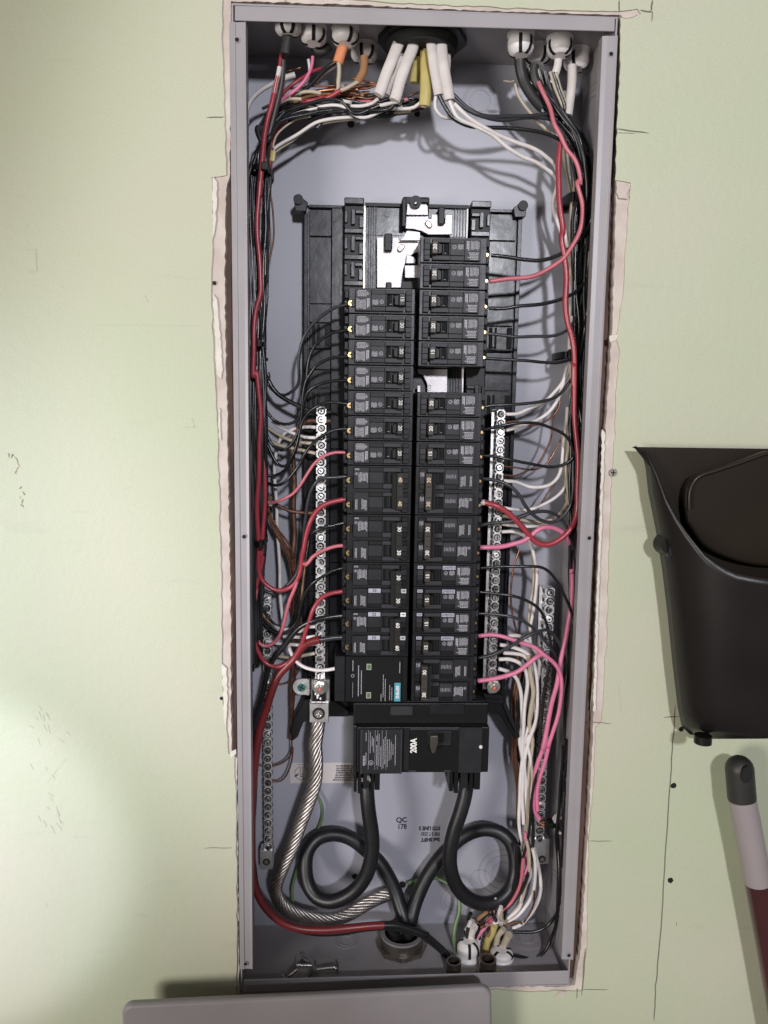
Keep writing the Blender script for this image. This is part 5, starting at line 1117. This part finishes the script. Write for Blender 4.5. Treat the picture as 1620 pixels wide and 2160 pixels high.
wire('wire', 'black_ins', .0008, 'C:350,1100 345,1300 360,1420 385,1546 E:280,60 270,20', [.05, .05], 'thin black zip tie tail hanging beside the left bundle')
for sp_, lb in (('C:405,0 408,80 395,200 392,300 400,420 385,600 360,760 345,900', 'bare copper wire bowed right beside the upper left bundle, inner'), ('C:390,40 425,200 430,330 420,520 380,700 360,850 350,950', 'bare copper wire bowed right beside the upper left bundle, outer')):
    NL('copper_old', .0010, sp_, [.06, .06], lb, name='ground_wire', n=6)
# green wire
wire('ground_wire', 'green_ins', .0017, 'I:560,330 605,410 645,510 640,600 600,700 540,790 490,890 445,1010 418,1130 425,1250', [.098, .098, .096, .09, .085], 'green wire running down behind the left black coil')
wire('ground_wire', 'green_ins', .0024, 'J:0,1090 60,1075 130,1055 210,1045 280,1075 340,1120 385,1200 390,1300 360,1400 350,1500 365,1600 378,1690', [.098, .096, .085, .07, .06, .055], 'green wire dropping into the small conduit beside the right coil')
# main cables
def coil(spec, depth, label, sx):
    return wire('cable', 'main_ins', .0083, spec, depth, label, 'cable', n=18, step=.005, fin=[HUB + Vector((sx * .0085, .004, .022)), HUB + Vector((sx * .0085, .002, .001))])
coil('I:985,330 988,420 1000,550 1022,700 1028,820 1015,920 975,1040 900,1140 800,1205 700,1228 605,1195 545,1110 520,980 535,850 600,760 690,722 780,722 880,760 970,830 1080,930 1150,1040 1205,1160 1240,1270 1275,1390',
     [.045, .040, .038, .038, .040, .044, .052, .062, .074, .084, .088, .086, .080, .072, .06], 'thick black main cable coiled in a ring left of centre', -1)
coil('J:450,300 435,420 400,550 350,700 322,850 325,980 370,1110 460,1205 570,1245 680,1225 765,1150 810,1040 815,900 780,780 700,705 590,680 480,705 400,750 320,820 250,890 190,970 130,1070 80,1180 45,1280 20,1390',
     [.045, .040, .038, .038, .042, .050, .058, .066, .074, .082, .088, .088, .084, .078, .07, .06], 'thick black main cable coiled in a ring right of centre', 1)
# stranded neutral
def stranded(spec, depth, label, R=.0072, ns=10, r=.0020, twist=.070):
    q = [P(a, b, d) for (a, b), d in zip(pts(spec), [sample(depth, i / (len(pts(spec)) - 1)) for i in range(len(pts(spec)))])]
    q = q[:-1] + [HUB + Vector((0, .014, .030)), HUB + Vector((0, .012, .001))]
    path = smooth_path(q, .0035); o0 = path[len(path) // 2].copy(); path = [p - o0 for p in path]
    T_ = [(path[min(i + 1, len(path) - 1)] - path[max(i - 1, 0)]).normalized() for i in range(len(path))]
    nrm = T_[0].orthogonal().normalized(); fr = []; s_ = 0
    for i, p in enumerate(path):
        nrm = (nrm - T_[i] * nrm.dot(T_[i])).normalized(); fr.append((p, nrm.copy(), T_[i].cross(nrm), s_))
        if i < len(path) - 1: s_ += (path[i + 1] - p).length
    mb = MB(); mb.tube(path, R * .72, 'zinc_dark', 8)
    for k in range(ns):
        a0 = 2 * PI * k / ns
        sp_ = [p + (n_ * math.cos(a0 + 2 * PI * s2 / twist) + b_ * math.sin(a0 + 2 * PI * s2 / twist)) * (R - r * .6) for p, n_, b_, s2 in fr]
        mb.tube(sp_, r, 'strand', 6)
    return tag(link('stranded_cable', mb, None, o0), label, 'cable')
stranded('G:692,1460 690,1500 680,1580 668,1680 I:598,100 600,200 590,330 540,480 480,640 420,810 350,960 305,1070 295,1160 345,1260 450,1325 600,1362 750,1360 870,1315 980,1250 1080,1200 1160,1175 1230,1200 1280,1300 1310,1400',
         [.045, .043, .042, .042, .044, .048, .052, .056, .060, .070, .078, .086, .086, .07], 'bare twisted aluminium neutral cable curving from the lug to the bottom conduit')

# ============================================================ CONNECTORS, GROMMET, CONDUITS
def connector(c, r, h, zdir, label, tilt=(0, 0), group='white plastic cable connectors', rot=0):
    root = empty('cable_connector', c, label, 'cable connector', group)
    mb = MB(); n = 24; rings = [(0.0, 1.10), (.10, 1.12), (.14, .96), (.40, 1.06), (.70, 1.05), (.90, .88), (1.0, .60)]
    vs = []
    for (f, q) in rings:
        for i in range(n):
            a = 2 * PI * i / n; vs.append((r * q * math.cos(a), r * q * math.sin(a), zdir * h * f))
    fs = [(k * n + i, k * n + (i + 1) % n, (k + 1) * n + (i + 1) % n, (k + 1) * n + i) for k in range(len(rings) - 1) for i in range(n)]
    mb.add(vs, fs, 'nylon', True); mb.add(vs, [tuple((len(rings) - 1) * n + i for i in range(n))], 'nylon')
    link('body', mb, root)
    mb = MB()
    for a in (-2.0, -1.1, .6, 2.4):
        a += rot; ca, sa = math.cos(a), math.sin(a); w_ = .0016
        q0 = r * .60; q1 = r * 1.02
        vs = []
        for (rad, z) in ((q0, .30), (r * 1.03, .30), (r * 1.09, .40), (r * 1.08, .70), (r * .92, .90), (r * .64, 1.015), (q0 * .8, 1.015)):
            for sgn in (-1, 1): vs.append((rad * ca - sgn * w_ * sa, rad * sa + sgn * w_ * ca, zdir * h * z))
        m_ = len(vs) // 2
        mb.add(vs, [tuple(2 * i for i in range(m_)), tuple(2 * i + 1 for i in range(m_ - 1, -1, -1))] + [(2 * i, 2 * ((i + 1) % m_), 2 * ((i + 1) % m_) + 1, 2 * i + 1) for i in range(m_)], 'hollow')
    link('slot', mb, root); root.rotation_euler = (tilt[0], tilt[1], 0); return root
def at_top(px, py, h): c = PZ(px, py, ZT - T - h * .5); return (c.x, min(max(c.y, .012), BD - .014), ZT - T)
for i, (px, py, r, h, rot, lb) in enumerate(((608, 58, .0120, .014, 0, 'leftmost of the white connectors at the top left'), (661, 76, .0122, .016, .5, 'white connector at the top left, second from the left'), (728, 78, .0125, .016, .9, 'white connector at the top left above the orange cable'),
        (768, 113, .0128, .016, .2, 'white connector at the top left, nearest the black grommet'), (1098, 95, .0122, .022, .2, 'white connector at the top right, leftmost of four'), (1134, 118, .0120, .018, .8, 'white connector at the top right, second from the left'),
        (1180, 100, .0122, .018, 1.2, 'white connector at the top right, third from the left'), (1215, 128, .0122, .020, 1.8, 'white connector at the top right, nearest the side wall'))):
    connector(at_top(px, py, h), r, h, -1, lb, rot=rot, tilt=((-.12, .0) if i else (0, 0)))
def at_bot(px, py, h): c = PZ(px, py, ZB + T + h * .5); return (c.x, min(max(c.y, .010), BD - .014), ZB + T)
connector(at_bot(988, 2000, .022), .0125, .020, 1, 'white connector on the box floor beside the small conduit', rot=.4)
connector(at_bot(1058, 2010, .012), .0125, .010, 1, 'white connector on the box floor, right of the yellow cable', rot=1.4)
connector(at_bot(1000, 1965, .022), .0110, .024, 1, 'white connector on the box floor, farthest back', rot=.9)
# grommet
g = empty('grommet', (0, 0, 0), 'large black rubber grommet holding the cables in the top of the box', 'grommet')
c = PZ(893, 92, ZT - T - .012); c = Vector((c.x, .050, ZT - T))
mb = MB(); mb.cyl(c, .045, .006, (0, 0, -1), 'plastic_dark', 8, smooth=False); link('nut', mb, g, bevel=.0015)
mb = MB(); mb.cyl(c - Vector((0, 0, .0062)), .036, .009, (0, 0, -1), 'hollow', 30, r2=.033); link('bushing', mb, g)
# conduit hub
hb = empty('conduit_hub', (0, 0, 0), 'large dull locknut and conduit collar in the floor of the box', 'conduit fitting')
c = HUB
mb = MB(); mb.cyl(c, .0300, .0055, (0, 0, 1), 'zinc_dark', 8, smooth=False); link('locknut', mb, hb, bevel=.001)
mb = MB(); mb.ring(c + Vector((0, 0, .0057)), .0215, .0248, .010, (0, 0, 1), 'zinc_dark', 40); mb.ring(c + Vector((0, 0, .0158)), .0205, .0252, .0022, (0, 0, 1), 'steel_dark', 40); link('collar', mb, hb)
mb = MB(); mb.cyl(c + Vector((0, 0, .0058)), .0203, .0004, (0, 0, 1), 'hollow', 30); link('opening', mb, hb)
for (px, py, r, lb) in ((957, 2042, .0080, 'small conduit end in the box floor holding a black cable and green wire'), (1029, 2038, .0092, 'small conduit end in the box floor holding the yellow cable')):
    c = PZ(px, py, ZB + T + .007); c = Vector((c.x, max(c.y, .014), ZB + T)); cf = empty('conduit_end', c, lb, 'conduit fitting')
    mb = MB(); mb.ring((0, 0, 0), r * .82, r * 1.05, .016, (0, 0, 1), 'zinc_dark', 28); mb.ring((0, 0, 0.0001), r * 1.06, r * 1.5, .0025, (0, 0, 1), 'zinc_dark', 8); link('collar', mb, cf)
    mb = MB(); mb.cyl((0, 0, .001), r * .8, .0004, (0, 0, 1), 'hollow', 24); link('opening', mb, cf)
# spring clamp by the lower right side wall
kc = empty('cable_clamp', P(1168, 1732, .060), 'small white cable clip with black strap on the right side wall low down', 'cable clip')
mb = MB(); mb.ring((.009, 0, 0), .0085, .0115, .010, (0, -1, 0), 'nylon', 20); link('clip', mb, kc)
mb = MB(); mb.box(-.012, .004, -.012, .002, -.003, .003, 'plastic_dark'); link('strap', mb, kc, bevel=.001)
mb = MB(); rnd = random.Random(5)
c0 = P(1138, 1735, .062)
for i in range(7): mb.tube([Vector((rnd.uniform(-.004, .004), rnd.uniform(-.004, .004), -.004 + .0013 * i)), Vector((rnd.uniform(.0, .005), -.006, -.003 + .0013 * i)), Vector((.009, rnd.uniform(-.004, .004), -.004 + .0013 * i))], .0007, 'copper', 6)
tag(link('copper_splice', mb, None, c0), 'knot of bare copper strands at the end of the right ground bar', 'copper strands')
# zip ties
def zip_tie(px0, px1, py, y, hgt, label, head=True, tilt=0.0):
    a, b = P(px0, py, y), P(px1, py, y); wv = b.x - a.x; root = empty('zip_tie', (a + b) / 2, label, 'zip tie')
    mb = MB(); path = []
    for i in range(25):
        t = 2 * PI * i / 24; path.append(Vector((wv / 2 * math.cos(t), .026 + .028 * math.sin(t), 0)))
    vs = []
    for p in path:
        for z in (-hgt / 2, hgt / 2): vs.append((p.x, p.y, z))
        for z in (hgt / 2, -hgt / 2): vs.append((p.x * .93, .026 + (p.y - .026) * .95, z))
    mb.add(vs, [(4 * i + k, 4 * i + (k + 1) % 4, 4 * i + 4 + (k + 1) % 4, 4 * i + 4 + k) for i in range(24) for k in range(4)], 'plastic_dark')
    link('strap', mb, root)
    if head: mb = MB(); mb.box(wv * .10, wv * .42, -.0065, -.001, -hgt * .8, hgt * .8, 'plastic_dark'); link('head', mb, root, bevel=.0008)
    root.rotation_euler = (0, tilt, 0)
zip_tie(523, 572, 352, .026, .0050, 'black zip tie round the left bundle, topmost', tilt=.10)
zip_tie(526, 555, 724, .026, .0050, 'black zip tie round the left bundle, halfway down')
zip_tie(531, 558, 1147, .026, .0060, 'black zip tie round the left bundle, lowest')
zip_tie(1198, 1220, 414, .048, .0085, 'black zip tie high in the right bundle')
zip_tie(1184, 1204, 748, .046, .0065, 'black zip tie halfway down the right bundle')
zip_tie(557, 569, 1084, .054, .0040, 'small black zip tie round the copper wires on the left', head=False)
# loose screws on the floor
def screw_at(px, py, ln, rot, label):
    c = PZ(px, py, ZB + T + .004); c.y = max(c.y, .004)
    root = empty('loose_screw', c, label, 'screw', 'loose machine screws on the box floor')
    mb = MB(); mb.cyl((0, 0, 0), .0062, .0016, (0, 0, 1), 'tin', 20, r2=.0048); mb.box(-.0045, .0045, -.0006, .0006, -.0002, .0001, 'hollow'); link('head', mb, root)
    mb = MB(); mb.cyl((0, 0, .0016), .0019, ln, (0, 0, 1), 'tin', 10)
    for i in range(int(ln / .0012)): mb.ring((0, 0, .002 + i * .0012), .0019, .0023, .0004, (0, 0, 1), 'zinc_dark', 10)
    link('shank', mb, root); root.rotation_euler = rot
screw_at(624, 2035, .016, (0, PI / 2 + .05, 0), 'silver screw standing highest among those on the box floor')
screw_at(644, 2020, .012, (0, -PI / 2 - .9, .2), 'silver screw leaning against the highest one')
screw_at(667, 2044, .020, (0, PI / 2 - .1, 0), 'silver screw lying level with its shank pointing right')
screw_at(714, 2042, .014, (0, PI / 2 + .0, PI), 'silver screw farthest right on the box floor')
screw_at(655, 2058, .014, (0, PI / 2 + .9, .4), 'silver screw nearest the front lip of the box')
screw_at(602, 2064, .014, (0, PI / 2 - .6, .2), 'silver screw farthest left on the box floor')

# ============================================================ PANEL COVER
yc = -.045
tl, tr = P(255, 2121, yc), P(1037, 2083, yc); ang = math.atan2(tr.z - tl.z, tr.x - tl.x); wd = (tr - tl).length
cv = empty('panel_cover', tl, 'grey steel panel cover leaning against the wall below the box', 'panel cover')
mb = MB(); rr = .011; n = 8; hh = .60
poly = [(rr - rr * math.cos(PI / 2 * i / n), -rr + rr * math.sin(PI / 2 * i / n)) for i in range(n + 1)] + [(wd - rr + rr * math.sin(PI / 2 * i / n), -rr + rr * math.cos(PI / 2 * i / n)) for i in range(n + 1)] + [(wd, -hh), (0, -hh)]
mb.prism(poly, 0, .010, 'cover_paint'); o = link('face_sheet', mb, cv, bevel=.0035, seg=3)
cv.rotation_euler = (-.06, -ang, 0)

# ============================================================ DUSTPAN
dp = empty('dustpan', P(1650, 1550, -.02), 'black plastic upright dustpan hanging on the wall right of the panel', 'dustpan')
D0 = dp.location.copy()
def xz(px, py, y): p = P(px, py, y); return p
yw = -.022      # side/back plane
cxw = P(1650, 1250, yw).x
nt_ = 33; nz_ = 22; vs = []
ztops = [(0, 945), (.06, 960), (.12, 1000), (.18, 1050), (.25, 1092), (.33, 1130), (.45, 1178), (.6, 1208), (.8, 1221), (1.0, 1224)]
def itab(tab, t):
    for i in range(len(tab) - 1):
        if t <= tab[i + 1][0]: f = (t - tab[i][0]) / (tab[i + 1][0] - tab[i][0]); return tab[i][1] + (tab[i + 1][1] - tab[i][1]) * f
    return tab[-1][1]
silh = [(943, 1334), (950, 1349), (965, 1359), (985, 1364), (1040, 1370), (1120, 1386), (1200, 1399), (1300, 1411), (1400, 1421), (1500, 1433), (1535, 1441), (1550, 1456), (1554, 1475)]
yb_front = lambda z01: -.075 + .012 * z01
for j in range(nz_ + 1):
    row = []
    for i in range(nt_):
        th = i / (nt_ - 1); u = 1 - abs(2 * th - 1)          # 0 at sides, 1 in the middle
        ytop_px = itab(ztops, u); ypx = ytop_px + (1556 - ytop_px) * (j / nz_)
        half = cxw - P(itab(silh, ypx), ypx, yw).x
        a = PI * th
        xx = cxw - half * (math.copysign(abs(math.cos(a)) ** .75, math.cos(a)))
        yy = yw - (.070 - .01 * (j / nz_)) * (math.sin(a) ** .8 if math.sin(a) > 0 else 0)
        zz = P(1600, ypx, yy).z
        vs.append((xx - D0.x, yy - D0.y, zz - D0.z))
fs = [(j * nt_ + i, j * nt_ + i + 1, (j + 1) * nt_ + i + 1, (j + 1) * nt_ + i) for j in range(nz_) for i in range(nt_ - 1)]
mb = MB(); mb.add(vs, fs, 'pan_plastic', True)
mb.add([vs[nz_ * nt_ + i] for i in range(nt_)], [tuple(range(nt_))], 'pan_plastic')
o = link('front_shell', mb, dp); sm = o.modifiers.new('thick', 'SOLIDIFY'); sm.thickness = .0022; sm.offset = 0
# back sheet
pl = [(P(x, y, yw).x - D0.x, P(x, y, yw).z - D0.z) for y, x in silh]; pr = [(2 * (cxw - D0.x) - x, z) for x, z in pl[::-1]]
mb = MB(); mb.prism(pl + pr, yw - D0.y + .0012, yw - D0.y + .0035, 'pan_inner'); link('back_sheet', mb, dp)
# inner hood
hood_c = pts('Z: 1458,1105 1454,1060 1457,1030 1470,1008 1500,996 1540,983 1580,969 1625,954 1660,950 1710,958 1760,975 1810,996 1840,1020 1846,1060 1840,1110 1800,1160 1650,1200 1500,1160')
hv = [Vector((x, y, 0)) for x, y in hood_c]; hv = smooth_path(hv + [hv[0]], 12.0)[:-1]; hood = [(v.x, v.y) for v in hv]
mb = MB(); mb.prism([(P(x, y, -.045).x - D0.x, P(x, y, -.045).z - D0.z) for x, y in hood], -.036 - D0.y, -.028 - D0.y, 'pan_inner'); link('inner_hood', mb, dp, bevel=.003, seg=3)
rim = [P(x, y, -.040) - D0 for x, y in hood if y < 1085]
k0 = max(range(len(rim)), key=lambda i: (rim[i] - rim[i - 1]).length); rim = rim[k0:] + rim[:k0]
mb = MB(); mb.tube(smooth_path(rim, .004), .0022, 'pan_inner', 10); link('hood_rim', mb, dp)
# pivot knob and foot
c = P(1405, 1148, -.030) - D0; mb = MB(); mb.cyl(c + Vector((0, .006, 0)), .0110, .014, (0, -1, 0), 'pan_plastic', 20, r2=.008); mb.box(c.x - .002, c.x + .018, c.y - .014, c.y + .006, c.z - .012, c.z + .006, 'pan_plastic'); link('pivot', mb, dp, bevel=.003, seg=3)
c = P(1483, 1556, -.055) - D0; mb = MB(); mb.cyl(c + Vector((0, 0, -.0055)), .0085, .008, (0, 0, 1), 'pan_plastic', 20); link('foot', mb, dp)

# ============================================================ BROOM HANDLE
yh = -.035
bh = empty('broom_handle', P(1562, 1622, yh), 'dark red broom handle with grey hanging cap leaning on the wall at lower right', 'broom')
B0 = bh.location.copy()
cl = [P(a, b, y) - B0 for a, b, y in ((1560, 1622, yh), (1565, 1684, yh), (1586, 1790, yh), (1598, 1859, yh), (1625, 2010, yh), (1660, 2210, yh), (1715, 2500, yh))]
rb_ = .0138
mb = MB(); path = smooth_path([cl[0], cl[0].lerp(cl[1], .5), cl[1]], .003); mb.tube(path, rb_ * 1.02, 'cap_grey', 26); mb.sphere(cl[0], rb_ * 1.02, 'cap_grey', 24, (1, 1, 1)); link('end_cap', mb, bh)
hc = P(1573, 1633, yh - rb_ * .93) - B0; n = 20
mb = MB(); mb.prism([(hc.x + .0056 * math.cos(2 * PI * i / n), hc.z + .0088 * math.sin(2 * PI * i / n)) for i in range(n)], hc.y - .0022, hc.y + .004, 'hollow'); o = link('hanging_hole', mb, bh)
mb = MB(); mb.tube(smooth_path([cl[1], cl[2], cl[3]], .006), rb_ * 1.0, 'sleeve', 26); link('sleeve', mb, bh)
mb = MB(); mb.tube(smooth_path(cl[3:], .01), rb_ * .97, 'pole_red', 26); link('pole', mb, bh)
